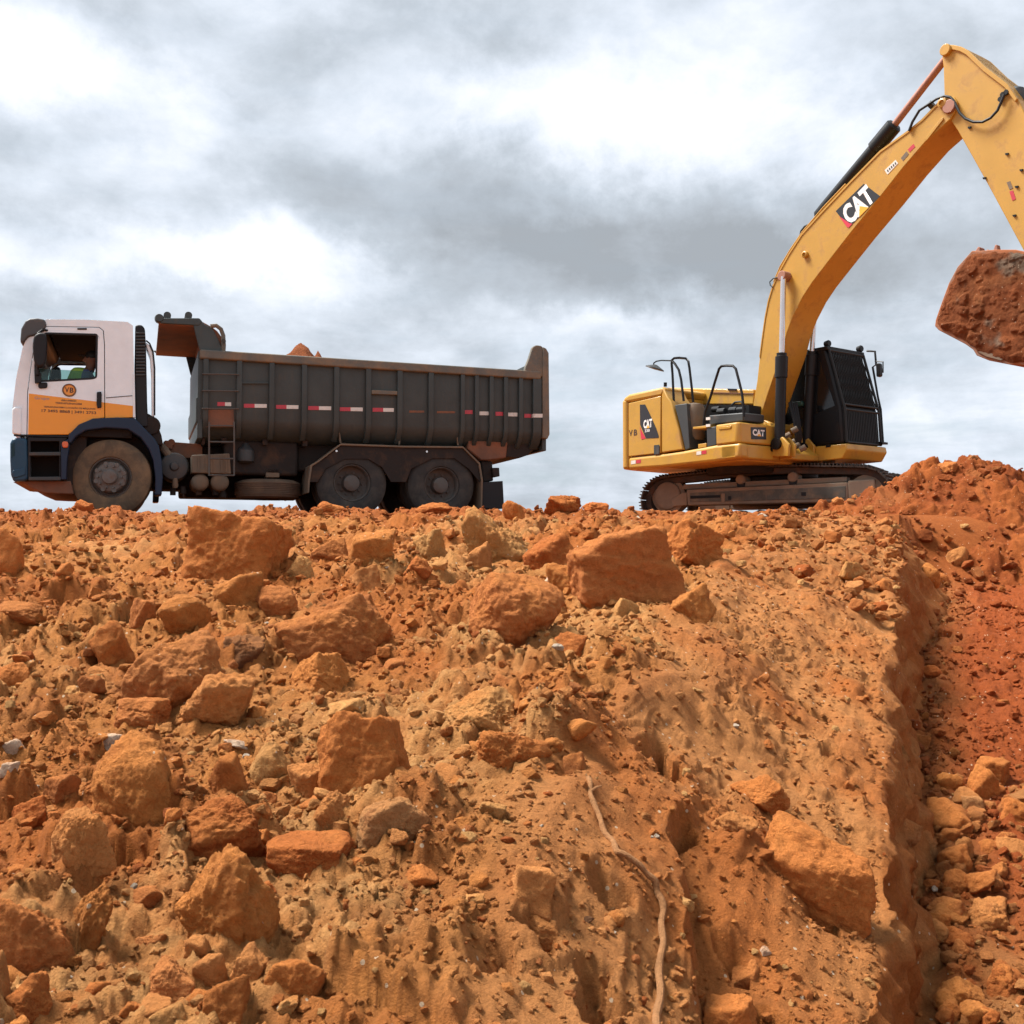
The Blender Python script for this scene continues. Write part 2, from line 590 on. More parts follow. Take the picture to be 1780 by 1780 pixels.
def clods2(x, y, size, fill, seed, jag=0.25):
    """rounded lumps of about this size, some of the cells left empty; returns height in metres"""
    qx, qy = x / size, y / size
    qx = qx + jag * perlin2(qx * 1.9, qy * 1.9, seed + 5)
    qy = qy + jag * perlin2(qx * 1.9 + 40, qy * 1.9, seed + 6)
    xi, yi = np.floor(qx).astype(np.int64), np.floor(qy).astype(np.int64)
    best = np.zeros(x.shape, np.float32)
    for dx in (-1, 0, 1):
        for dy in (-1, 0, 1):
            cx, cy = xi + dx, yi + dy
            r1 = _h(cx, cy, 1, seed)
            px, py = cx + 0.5 + 0.7 * (_h(cx, cy, 2, seed) - 0.5), cy + 0.5 + 0.7 * (_h(cx, cy, 3, seed) - 0.5)
            rad = 0.28 + 0.36 * _h(cx, cy, 4, seed)
            an = 6.283 * _h(cx, cy, 5, seed)
            ex, ey = qx - px, qy - py
            k = 1.0 + 0.5 * (np.cos(an) * ex + np.sin(an) * ey) / (rad + 1e-6)
            d2 = (ex * ex + ey * ey) / (rad * rad)
            top = np.minimum(np.sqrt(np.maximum(0, 1 - d2)), 0.62) * rad * size * k
            best = np.maximum(best, np.where(r1 < fill, top, 0).astype(np.float32))
    return best


def sstep(a, b, x):
    t = np.clip((x - a) / (b - a), 0, 1)
    return t * t * (3 - 2 * t)


# ------------------------------------------------------------------ the lie of the land
EZ = EYE.z
_zl = ([-30, -3, 0, 1, 2, 4, 6, 8, 10, 10.8, 11.8, 13.0, 14, 40, 5000], [-1.5, -1.5, -1.28, -1.1, -.92, -.58, -.24, .08, .375, .405, .425, .485, .495, .495, -8])
_R = ([0, 1, 2, 2.4, 3, 4.1, 5.6, 7.5, 9, 11, 13, 40], [-.22, -.18, -.16, -.13, .0, .35, .88, 1.5, 2.2, 3.2, 4.3, 15.0])
_T = ([0, 1, 2, 2.6, 3.3, 4, 6, 9, 13, 40], [.0, .13, .29, .44, .50, .78, 1.48, 2.75, 4.62, 15.3])


def controls(Y):
    """for each distance Y: x and height of the rubble's lip, the ledge, the trench edge, the trench foot and its far side"""
    zl = np.interp(Y, *_zl)
    e = -.078 + .386 * Y + .08 * perlin2(Y * 1.3, Y * 0 + 3.3, 77) + .03 * perlin2(Y * 3.1, Y * 0 + 9.3, 78) + .022 * perlin2(Y * 9.0, Y * 0 + 2.3, 79) + .012 * perlin2(Y * 23.0, Y * 0 + 2.3, 80)
    e = e - .07 * np.maximum(0, perlin2(Y * 2.3, Y * 0 + 8.8, 82) - .16) - .05 * np.maximum(0, perlin2(Y * 6.3, Y * 0 + 8.8, 83) - .2)
    r = np.interp(Y, *_R) + .10 * perlin2(Y * .8, Y * 0 + 1.7, 71) + .04 * perlin2(Y * 2.7, Y * 0 + 5.7, 72)
    t = np.interp(Y, *_T) + .05 * perlin2(Y * 2.6, Y * 0 + 7.7, 73) + .03 * perlin2(Y * 8.0, Y * 0 + 1.7, 74) + .015 * perlin2(Y * 19.0, Y * 0 + 1.7, 75)
    t = np.minimum(np.maximum(t, r + .04), e - .06)
    b = t + .03
    end = 1 - sstep(12.2, 13.6, Y)                     # the trench stops under the spoil heap
    ez = np.interp(Y, [0, 2.4, 5, 8, 10, 12, 13], [-1.75, -1.44, -.88, -.32, -.02, .16, .34])
    ez = np.where(Y > 13, zl, ez)
    drop = .23 * sstep(1.2, 1.8, Y) * (1 - sstep(3.2, 4.0, Y)) * np.clip(.65 + 1.1 * perlin2(Y * 2.2, Y * 0 + 4.4, 76), .40, 1.2)
    ft = (t - r) / (e - r)
    tz = zl + (ez - zl) * (ft ** np.interp(Y, [1.5, 2.6, 5], [.72, .85, 1.2])) + drop * .6
    bz = tz - drop - .004
    wz0 = np.interp(Y, [-3, 0, 2.3, 5, 8, 12], [-2.2, -2.08, -1.84, -1.38, -.95, -.44])
    wz = ez * (1 - end) + wz0 * end
    w = e + .05 + (.17 + .08 * perlin2(Y * 1.7, Y * 0 + 6.1, 81)) * np.maximum(ez - wz, 0) + .5 * sstep(8.5, 11.2, Y) * np.maximum(ez - wz, 0)
    f = w + 2.0
    g = f + .45
    xs = np.stack([r, t, b, e, w, f, g], -1)
    zs = np.stack([zl, tz, bz, ez, wz, wz, zl], -1)
    return xs, zs


def base_z(X, Y, xs=None, zs=None):
    if xs is None:
        xs, zs = controls(Y)
    z = zs[..., 0].copy() * np.ones_like(X)
    for k in range(xs.shape[-1] - 1):
        x0, x1, z0, z1 = xs[..., k], xs[..., k + 1], zs[..., k], zs[..., k + 1]
        t = np.clip((X - x0) / np.maximum(x1 - x0, 1e-5), 0, 1)
        z = np.where(X > x0, z0 + (z1 - z0) * t, z)
    r = xs[..., 0]
    d = np.abs(X - r)
    z = z - .035 * np.exp(-(d / .16) ** 2) * np.clip((12 - Y) / 4, 0, 1)     # the lip is worn round
    z = z + .08 * np.exp(-((X - r + .02) / .30) ** 2) * sstep(2.2, 3.2, Y) * (1 - sstep(6.0, 7.5, Y))     # rounded shoulder
    return z + EZ


def zones(X, Y, xs):
    r, t, e, w, f = (xs[..., i] for i in (0, 1, 3, 4, 5))
    jit = .12 * fbm2(X * 2.1, Y * 2.1, 3, 21)
    rub = 1 - sstep(-.10, .16, X - r + jit)
    floor = sstep(-.02, .06, X - w) * (1 - sstep(-.2, .1, X - f))
    wall = sstep(-.03, .02, X - e) * (1 - floor)
    slope = np.clip(1 - rub - floor - wall, 0, 1)
    return rub, slope, wall, floor


def _march(px, py):
    v = ray(px, py)
    Y = np.arange(1.1, 15.5, .012)
    X = v.x / v.y * Y
    k = np.nonzero(EZ + v.z / v.y * Y < base_z(X, Y) + .01)[0]
    i = k[0] if len(k) else len(Y) - 1
    return X[i], Y[i]


# hollows broken out of the bank: where, how wide, how deep, how long along the trench
HOLLOWS = [(*_march(a, b), r, d, s) for a, b, r, d, s in (
    (845, 1640, .045, .10, 2.0), (872, 1655, .03, .07, 2.2), (935, 1610, .05, .06, 1.2), (1052, 1735, .06, .11, 1.5), (1030, 1680, .04, .06, 1.2), (1060, 1545, .06, .05, .7), (1135, 1285, .05, .12, 2.4), (1162, 1330, .04, .09, 2.4),
    (1190, 1470, .04, .10, 2.0), (1420, 1222, .07, .12, .8), (1390, 1205, .05, .08, .8), (1300, 1140, .06, .07, .8), (1245, 1065, .07, .07, .8), (1440, 1300, .05, .07, 1.5),
    (1345, 1400, .05, .08, .8), (1470, 1585, .05, .12, 1.2), (1430, 1595, .05, .10, 1.0), (1340, 1770, .07, .12, .8), (1480, 1490, .04, .08, 2.0), (1270, 1215, .04, .06, .9), (1515, 1190, .04, .06, 1.4),
    (1350, 1060, .05, .05, .8), (1440, 1120, .05, .05, .8), (1200, 1175, .05, .05, .8), (1140, 1130, .05, .05, .8), (975, 1330, .03, .04, 1), (1280, 1660, .05, .06, .8))]


def hollows(X, Y):
    ca, sa = math.cos(R(-22)), math.sin(R(-22))
    s = 0
    wx = .03 * perlin2(X * 14, Y * 14, 61)
    wy = .03 * perlin2(X * 14 + 30, Y * 14, 62)
    for x, y, r, d, k in HOLLOWS:
        dx, dy = X - x + wx, Y - y + wy
        p, q = dx * ca + dy * sa, -dx * sa + dy * ca
        e = np.sqrt((p / r) ** 2 + (q / (r * k)) ** 2)
        s = s + 1.5 * d * (1 - sstep(.70, 1.10, e))
    return s


def detail(X, Y, xs, fine=True):
    """relief of the ground in metres and its colour"""
    rub, slope, wall, floor = zones(X, Y, xs)
    near = 1 - sstep(5.0, 8.5, Y)
    calm = 1 - .92 * sstep(11.4, 12.8, Y)
    n_a = fbm2(X * .9, Y * .9, 4, 1)
    n_b = fbm2(X * 3.2, Y * 3.2, 4, 2)
    n_c = fbm2(X * 11, Y * 11, 3, 3)
    c1 = clods2(X, Y, .34, .50, 101)
    c2 = clods2(X, Y, .15, .68, 102)
    c3 = clods2(X, Y, .065, .72, 103)
    c4 = clods2(X, Y, .030, .70, 104)
    patch = sstep(-.35, .35, fbm2(X * 1.3 + 9, Y * 1.3, 3, 8))
    rgh = np.clip(1 + .6 * n_c, .5, 1.35)
    cr_ = 1 - .35 * sstep(8.5, 10.5, Y)
    h = rub * (.060 * n_a + .045 * n_b + .020 * n_c + cr_ * (.62 * c1 * (1 + .4 * n_c) + .72 * c2 * (.35 + .65 * patch) * rgh + .72 * c3 * rgh) + .70 * c4 * near + .006 * perlin2(X * 31, Y * 31, 9) * near) - .04 * rub
    # the dug bank: a smooth crust broken into shelves and pocked along the trench
    ca, sa = math.cos(R(-22)), math.sin(R(-22))
    P, Q = X * ca - Y * sa * -1, X * sa * -1 + Y * ca
    P, Q = X * ca + Y * sa, -X * sa + Y * ca           # P across the trench, Q along it
    n_s = fbm2(P * 2.6, Q * 1.1, 4, 31)
    st = n_s * 7.0
    shelf = (np.floor(st) + sstep(.84, 1.0, st - np.floor(st))) / 7.0
    brk = sstep(-.1, .35, fbm2(X * 1.7, Y * 1.7, 3, 35))
    pit = np.maximum(0, perlin2(P * 9.0, Q * 5.5, 33) - .34) * 1.5 + np.maximum(0, perlin2(P * 22, Q * 12, 36) - .30) * .9
    s_h = .13 * (shelf * brk + n_s * (1 - brk)) + .014 * n_b + .006 * n_c - .016 * pit * (.3 + .7 * brk) + .16 * c3 * patch * brk + .35 * c4 * near * patch + .45 * clods2(X, Y, .13, .12, 107) * rgh - hollows(X, Y)
    h = h + slope * s_h * np.clip(.25 + sstep(0, .25, X - xs[..., 0]), 0, 1)
    nearf = 1 - sstep(3.6, 5.4, Y)
    f_h = .022 * np.abs(fbm2(P * 9, Q * 4, 3, 39)) + .035 * n_a + .02 * n_b + .012 * n_c + nearf * (.42 * c2 + .5 * c3 * patch + .5 * c4 + .20 * c1) + (1 - nearf) * (.95 * c3 * rgh + .35 * c2 * patch + .05 * np.maximum(0, perlin2(P * 7, Q * 2.6, 38)) + .25 * c2 * sstep(.6, .0, X - xs[..., 4]))
    h = h + floor * f_h * sstep(0, .15, X - xs[..., 4] + .03)
    h = h + wall * (.02 * n_b)
    h = h * calm + (1 - calm) * .006 * n_c
    # colour of the soil, lighter on the clods than between them
    def C(r, g, b):
        return np.array((r, g, b), np.float32)
    ochre, orange, pale, red, brown, tan = C(.63, .243, .064), C(.58, .184, .043), C(.76, .385, .138), C(.39, .090, .021), C(.47, .147, .037), C(.67, .278, .088)
    def mixc(a, b, t):
        return a + (b - a) * t[..., None]
    col = mixc(ochre, orange, sstep(-.25, .3, n_a + .3 * n_b))
    col = mixc(col, brown, sstep(.05, .6, fbm2(X * 2.0 + 31, Y * 2.0, 4, 41)) * .75)
    yel = sstep(.0, .45, fbm2(X * 1.1 - 7, Y * 1.1, 4, 43) + .45 * np.exp(-((X - xs[..., 0] + .45) / .5) ** 2) * (1 - sstep(5.5, 7.5, Y)) + .25 * np.exp(-((X - .1) / .9) ** 2 - ((Y - 8.2) / 1.0) ** 2))
    col = mixc(col, pale, yel * (.35 + .5 * sstep(-.2, .4, n_c)) * rub)
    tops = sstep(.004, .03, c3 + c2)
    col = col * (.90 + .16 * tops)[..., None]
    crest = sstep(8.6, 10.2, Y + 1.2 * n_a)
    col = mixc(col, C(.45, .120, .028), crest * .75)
    bank = mixc(tan * 1.02, orange * 1.04, sstep(-.15, .55, n_a + .5 * n_b))
    bank = mixc(bank, brown * 1.1, np.clip(sstep(-.1, .5, n_s) * .5, 0, 1))
    col = mixc(col, bank, slope)
    col = mixc(col, mixc(tan * .92, orange * .85, sstep(-.3, .3, n_b)), wall)
    flo = mixc(mixc(brown, tan * .85, sstep(-.2, .3, n_b)), red * 1.08, sstep(3.6, 5.0, Y + .9 * n_a) * (1 - .6 * sstep(.45, .05, X - xs[..., 4] + .1 * n_b)))
    col = mixc(col, flo, floor)
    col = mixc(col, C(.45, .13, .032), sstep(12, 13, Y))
    return h, np.clip(col, .01, .9)


def ground_z(X, Y):
    X, Y = np.asarray(X, np.float64), np.asarray(Y, np.float64)
    xs, zs = controls(Y)
    return base_z(X, Y, xs, zs) + detail(X, Y, xs)[0]


def mesh_from_grid(name, P, C, material, keep=None):
    nr, nc = P.shape[:2]
    idx = np.arange(nr * nc, dtype=np.int32).reshape(nr, nc)
    q = np.stack([idx[:-1, :-1], idx[:-1, 1:], idx[1:, 1:], idx[1:, :-1]], -1)
    if keep is not None:
        q = q[keep[:-1, :-1] & keep[:-1, 1:] & keep[1:, 1:] & keep[1:, :-1]]
    q = q.reshape(-1)
    me = bpy.data.meshes.new(name)
    me.vertices.add(nr * nc)
    me.vertices.foreach_set("co", P.astype(np.float32).ravel())
    nf = q.size // 4
    me.loops.add(nf * 4)
    me.loops.foreach_set("vertex_index", q)
    me.polygons.add(nf)
    me.polygons.foreach_set("loop_start", np.arange(0, nf * 4, 4, dtype=np.int32))
    me.update(calc_edges=True)
    a = me.attributes.new("tint", "FLOAT_COLOR", "POINT")
    a.data.foreach_set("color", np.concatenate([C.reshape(-1, 3), np.ones((nr * nc, 1), np.float32)], 1).astype(np.float32).ravel())
    me.shade_smooth()
    me.materials.append(material)
    o = bpy.data.objects.new(name, me)
    COL.objects.link(o)
    return o


def soil_mat(name, attr=None, col=None, bump=0.95, per_object=False, quartz=True):
    m = bpy.data.materials.new(name)
    m.use_nodes = True
    t = NT(m.node_tree)
    b = t.n["Principled BSDF"]
    tc = t.node("ShaderNodeTexCoord")
    g = t.node("ShaderNodeNewGeometry")
    p = g.outputs["Position"] if attr else tc.outputs["Object"]
    sc = 1.0
    if attr:
        a = t.node("ShaderNodeAttribute", attribute_name=attr)
        c = a.outputs["Color"]
    else:
        c = tuple(col)
    if per_object:
        p = t.vec("ADD", g.outputs["Position"], (3.0, 1.0, 2.0))
        oi = t.node("ShaderNodeObjectInfo")
        c = t.vec("SCALE", c, scale=t.math("MULTIPLY_ADD", oi.outputs["Random"], 0.36, 0.80))
        _, hc = t.noise(p, 9.0, 4.0, 0.6)
        k = t.math("MULTIPLY", t.math("SUBTRACT", t.noise(p, 5.5, 6.0, 0.65)[0], 0.47), 5.0, clamp=True)
        nz = t.node("ShaderNodeSeparateXYZ")
        t.put(nz.inputs[0], g.outputs["Normal"])
        dust = t.math("MULTIPLY_ADD", nz.outputs[2], 0.45, t.math("MULTIPLY", k, 0.55), clamp=True)
        c = t.mix(t.math("MULTIPLY", dust, 0.82), c, (0.64, 0.232, 0.058))
        k2 = t.math("MULTIPLY", t.math("SUBTRACT", t.noise(p, 14.0, 5.0, 0.65, 0.6)[0], 0.56), 6.0, clamp=True)
        c = t.mix(t.math("MULTIPLY", k2, 0.6), c, (0.30, 0.080, 0.02))  # dark specks put into the colour for shadowed pits and crevices
    f1, _ = t.noise(p, 26.0, 7.0, 0.68)
    f2, _ = t.noise(p, 140.0, 4.0, 0.7)
    v = t.math("MULTIPLY_ADD", t.math("SUBTRACT", f1, 0.5), 0.78, 0.88 if per_object else 0.73)
    v = t.math("ADD", v, t.math("MULTIPLY", t.math("SUBTRACT", f2, 0.5), 0.5))
    c = t.vec("SCALE", c, scale=v)
    if quartz:
        vo = t.node("ShaderNodeTexVoronoi")
        t.put(vo.inputs["Vector"], p)
        vo.inputs["Scale"].default_value = 38.0
        sepc = t.node("ShaderNodeSeparateColor")
        t.put(sepc.inputs[0], vo.outputs["Color"])
        on = t.math("MULTIPLY", t.math("GREATER_THAN", sepc.outputs[0], 0.94), t.math("LESS_THAN", vo.outputs["Distance"], 0.22))
        c = t.mix(t.math("MULTIPLY", on, 0.8), c, (0.66, 0.52, 0.36))
    t.put(b.inputs["Base Color"], c)
    b.inputs["Roughness"].default_value = 0.93
    b.inputs["Specular IOR Level"].default_value = 0.15
    h = t.math("ADD", t.math("MULTIPLY", t.noise(p, 42.0, 8.0, 0.78)[0], 1.15), t.math("MULTIPLY", t.noise(p, 170.0, 4.0, 0.75)[0], 0.55))
    if per_object:
        h = t.math("MULTIPLY_ADD", t.noise(p, 15.0, 9.0, 0.7, 0.4)[0], 2.2, h)
    bn = t.node("ShaderNodeBump")
    bn.inputs["Strength"].default_value = bump
    bn.inputs["Distance"].default_value = 0.028
    t.put(bn.inputs["Height"], h)
    t.put(b.inputs["Normal"], bn.outputs[0])
    return m


SOIL = soil_mat("laterite_soil", attr="tint")


def build_ground():
    ys = [-30, -20, -12, -8, -5, -3.5, -2.4, -1.6, -1, -.5, -.1, .25, .5, .7, .85, .95]
    y = 1.0
    while y < 12.4:
        ys.append(y)
        y *= 1.0054
    while y < 19:
        ys.append(y)
        y += .16
    while y < 6000:
        ys.append(y)
        y *= 1.22
    Y = np.array(ys)
    xs, zs = controls(Y)
    r, t, b, e, w, f, g = (xs[:, i] for i in range(7))
    fan = .60 * np.maximum(Y, .6) + .35
    xl = np.minimum(-fan, r - .3)
    far = np.maximum(60.0, Y * 3)
    def seg(a, c, n, last=False):
        s = np.linspace(0, 1, n, endpoint=last)
        return a[:, None] + (c - a)[:, None] * s[None]
    s14 = np.linspace(0, 1, 14, endpoint=False) ** 2.2
    left = xl[:, None] - (far + xl)[:, None] * s14[::-1][None]
    left = left[:, :-1]
    cols = [left, seg(xl, r, 400), seg(r, t, 120), seg(t, b, 12), seg(b, e, 150), seg(e, w, 30), seg(w, f, 150), seg(f, g, 12),
            g[:, None] + (far - g)[:, None] * (np.linspace(0, 1, 14) ** 2.2)[None]]
    X = np.concatenate(cols, 1)
    YY = np.repeat(Y[:, None], X.shape[1], 1)
    XS = np.repeat(xs[:, None], X.shape[1], 1)
    ZS = np.repeat(zs[:, None], X.shape[1], 1)
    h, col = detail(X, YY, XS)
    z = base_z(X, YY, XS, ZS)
    # the cut wall bulges and crumbles sideways
    _, _, wall, _ = zones(X, YY, XS)
    bulge = wall * (.12 * fbm2(YY * 2.8, z * 4.0, 4, 51) + .055 * fbm2(YY * 20, z * 2.2, 3, 52) + .025 * fbm2(YY * 55, z * 5.0, 2, 53))
    P = np.stack([X + bulge, YY, z + h], -1)
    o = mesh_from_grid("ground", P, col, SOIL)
    tag(o, "dry orange laterite ground sloping up to a crest, cut by a trench", None, None, "structure")
    return o


build_ground()


# ------------------------------------------------------------------ spoil heap at the end of the trench
def heap_z(X, Y):
    """height of the spoil heap above z = 0"""
    sk = np.interp(X, [3.2, 3.9, 4.3, 4.6, 5.0, 5.5, 5.85, 6.2, 6.7, 7.4, 8.2, 9.4, 11], [-.9, -.25, .04, .17, .34, .54, .66, .75, .81, .66, .55, .2, -1.2])
    dy = np.where(Y < 14.7, (14.7 - Y) / (2.25 + 1.0 * (1 - sstep(4.5, 5.6, X))), (Y - 14.7) / 1.9)
    dy = np.clip(dy, 0, None)
    return sk - 1.55 * dy ** 1.25


def build_heap():
    nx, ny = 330, 260
    X, Y = np.meshgrid(np.linspace(3.2, 10.6, nx), np.linspace(10.9, 16.6, ny))
    n = fbm2(X * 1.3, Y * 1.3, 4, 201)
    n2 = fbm2(X * 5, Y * 5, 4, 202)
    Z = heap_z(X, Y) + .16 * n + .07 * n2 + .12 * (1 - sstep(12.3, 13.2, Y)) * fbm2(X * 2.3, Y * 2.3, 3, 211) + .65 * clods2(X, Y, .34, .40, 205) + .75 * clods2(X, Y, .16, .5, 206) + .75 * clods2(X, Y, .08, .6, 207)
    G = base_z(X, Y)
    Z = np.maximum(Z, G - .35)
    red, org, tan = np.array((.34, .082, .02)), np.array((.46, .128, .03)), np.array((.48, .175, .055))
    k = sstep(-.3, .35, n + .4 * n2)[..., None]
    C = red + (org - red) * k
    k2 = (sstep(.1, .5, fbm2(X * 1.8 + 4, Y * 1.8, 3, 209)) * .5 * sstep(12.6, 13.6, Y))[..., None]
    C = C + (tan - C) * k2
    o = mesh_from_grid("dirt_mound", np.stack([X, Y, Z], -1), C.astype(np.float32), SOIL)
    tag(o, "long heap of loose red soil dug out in front of the excavator's track", "mound")


build_heap()


# ------------------------------------------------------------------ rocks
def _ico(sub):
    bm = bmesh.new()
    bmesh.ops.create_icosphere(bm, subdivisions=sub, radius=1.0)
    v = np.array([p.co[:] for p in bm.verts], np.float64)
    f = np.array([[x.index for x in fc.verts] for fc in bm.faces], np.int32)
    bm.free()
    return v, f


ICO = {s: _ico(s) for s in (2, 3, 4, 5, 6)}


def noise3(p, seed):
    i = np.floor(p)
    f = (p - i)
    i = i.astype(np.int64)
    u = f * f * (3 - 2 * f)
    s = 0
    for dx in (0, 1):
        for dy in (0, 1):
            for dz in (0, 1):
                w = (u[:, 0] if dx else 1 - u[:, 0]) * (u[:, 1] if dy else 1 - u[:, 1]) * (u[:, 2] if dz else 1 - u[:, 2])
                s = s + w * _h(i[:, 0] + dx, i[:, 1] + dy, i[:, 2] + dz, seed)
    return s * 2 - 1


def fbm3(p, oct, seed, gain=.5):
    s, a, t = 0, 1, 0
    for k in range(oct):
        s = s + noise3(p, seed + k * 13) * a
        t += a
        a *= gain
        p = p * 2.07 + 3.1
    return s / t


def rock_verts(sub, seed, kind):
    """unit stone: flat broken faces meeting in worn edges, then weathered"""
    rng = np.random.RandomState(seed)
    d = ICO[sub][0].copy()
    planes = []
    if kind in ("block", "layer", "slab", "wedge"):
        q = np.linalg.qr(rng.normal(0, .30 if kind != "layer" else .10, (3, 3)) + np.eye(3))[0]
        q = q + rng.normal(0, .16 if kind != "layer" else .05, (3, 3))
        for a in q:
            a = a / np.linalg.norm(a)
            planes += [(a, .62 + .16 * rng.rand()), (-a, .62 + .16 * rng.rand())]
        n_extra, lo, hi, pw = {"block": (6, .74, .98, 22), "layer": (3, .85, 1.0, 30), "slab": (6, .72, .98, 22), "wedge": (7, .48, .95, 24)}[kind]
    else:
        n_extra, lo, hi, pw = {"round": (16, .74, .98, 12), "lump": (15, .62, 1.0, 14)}[kind]
    for _ in range(n_extra):
        a = rng.normal(size=3)
        planes.append((a / np.linalg.norm(a), lo + (hi - lo) * rng.rand()))
    s = 0
    off = rng.rand(3) * 50
    # the faces themselves are uneven
    dd = d + .10 * np.stack([fbm3(d * 2.2 + off + k * 9, 3, seed + 200 + k) for k in range(3)], -1) if sub >= 3 else d
    for a, h in planes:
        s = s + np.maximum(dd @ a / h, 0) ** pw
    r = np.maximum(s, 1e-9) ** (-1.0 / pw)
    v = d * np.minimum(r, 1.6)[:, None]
    v = v / np.maximum(np.abs(v).max(0), 1e-6)
    amp = {"lump": .17, "round": .09, "block": .09, "slab": .05, "layer": .06, "wedge": .09}[kind]
    k = amp * fbm3(v * 1.8 + off, 5, seed, .55)
    if sub >= 4:
        k = k + amp * .95 * (np.abs(fbm3(v * 4.5 + off, 5, seed + 90, .66)) - .15)
        k = k - amp * 1.3 * np.maximum(0, fbm3(v * 3.1 + off, 2, seed + 40) - .22)
    if sub >= 5:
        k = k + .045 * fbm3(v * 12 + off, 4, seed + 120, .7)
    if kind in ("block", "wedge", "slab") and sub >= 4:
        for q in range(2):
            ax = rng.normal(size=3)
            t = (v @ (ax / np.linalg.norm(ax))) * (2.2 + 1.6 * q) + 1.1 * fbm3(v * 1.6 + off, 3, seed + 300 + q)
            k = k + (.075 - .03 * q) * (.6 if kind == 'slab' else 1) * ((np.floor(t) * .618 + .3) % 1.0 - .5)
    if kind == "layer":
        ax = np.array((.22, .1, 1.0))
        t = (v @ ax) * 5.0 + 1.5 * fbm3(v * np.array((1.3, 1.3, 3.0)) + off, 4, seed + 70)
        w = np.abs((t % 1.0) - .5) * 2
        k = k + .07 * (np.floor(t) * .618 % 1.0 - .5) - .06 * np.maximum(0, .35 - w)
        t2 = t * 3.1
        k = k + .03 * (np.floor(t2) * .618 % 1.0 - .5)
    return v + d * k[:, None]


def chip(seed, n=13):
    """small angular stone: the hull of a few points"""
    rng = np.random.RandomState(seed)
    q = rng.normal(size=(n, 3))
    q = q / np.linalg.norm(q, axis=1, keepdims=True) * (.75 + .35 * rng.rand(n, 1))
    bm = bmesh.new()
    for a in q:
        bm.verts.new(a)
    r = bmesh.ops.convex_hull(bm, input=bm.verts)
    loose = [v for v in bm.verts if not v.link_faces]
    bmesh.ops.delete(bm, geom=loose, context="VERTS")
    bmesh.ops.triangulate(bm, faces=bm.faces)
    bm.verts.index_update()
    v = np.array([x.co[:] for x in bm.verts])
    f = np.array([[x.index for x in fc.verts] for fc in bm.faces], np.int32)
    bm.free()
    return v, f


def tri_mesh(name, v, f, m, smooth_angle=None, flat=False):
    me = bpy.data.meshes.new(name)
    me.vertices.add(len(v))
    me.vertices.foreach_set("co", np.asarray(v, np.float32).ravel())
    me.loops.add(f.size)
    me.loops.foreach_set("vertex_index", np.ascontiguousarray(f, np.int32).ravel())
    me.polygons.add(len(f))
    me.polygons.foreach_set("loop_start", np.arange(0, f.size, 3, dtype=np.int32))
    me.update(calc_edges=True)
    if flat:
        me.shade_flat()
    else:
        me.shade_smooth()
    if smooth_angle:
        me.set_sharp_from_angle(angle=R(smooth_angle))
    if m is not None:
        me.materials.append(m)
    return me


SC = {"ochre": (.63, .235, .060), "orange": (.61, .200, .050), "brown": (.52, .178, .053), "pale": (.74, .385, .135), "red": (.50, .135, .032),
      "grey": (.52, .26, .105), "dark": (.23, .105, .048), "white": (.74, .60, .45), "tan": (.64, .265, .085), "pink": (.63, .235, .075)}
SM = {k: soil_mat(k + "_stone", col=c, per_object=True, bump=.85, quartz=k in ("ochre", "pale", "pink")) for k, c in SC.items()}


def hit(px, py):
    """the point of the bare ground seen at this pixel"""
    v = ray(px, py)
    Y = np.arange(1.1, 15.5, .012)
    X = v.x / v.y * Y
    Zr = EZ + v.z / v.y * Y
    G = np.maximum(ground_z(X, Y), np.where((X > 4.2) & (Y > 12.2), heap_z(X, Y), -9))
    k = np.nonzero(Zr < G)[0]
    i = k[0] if len(k) else len(Y) - 1
    return Vector((X[i], Y[i], G[i]))


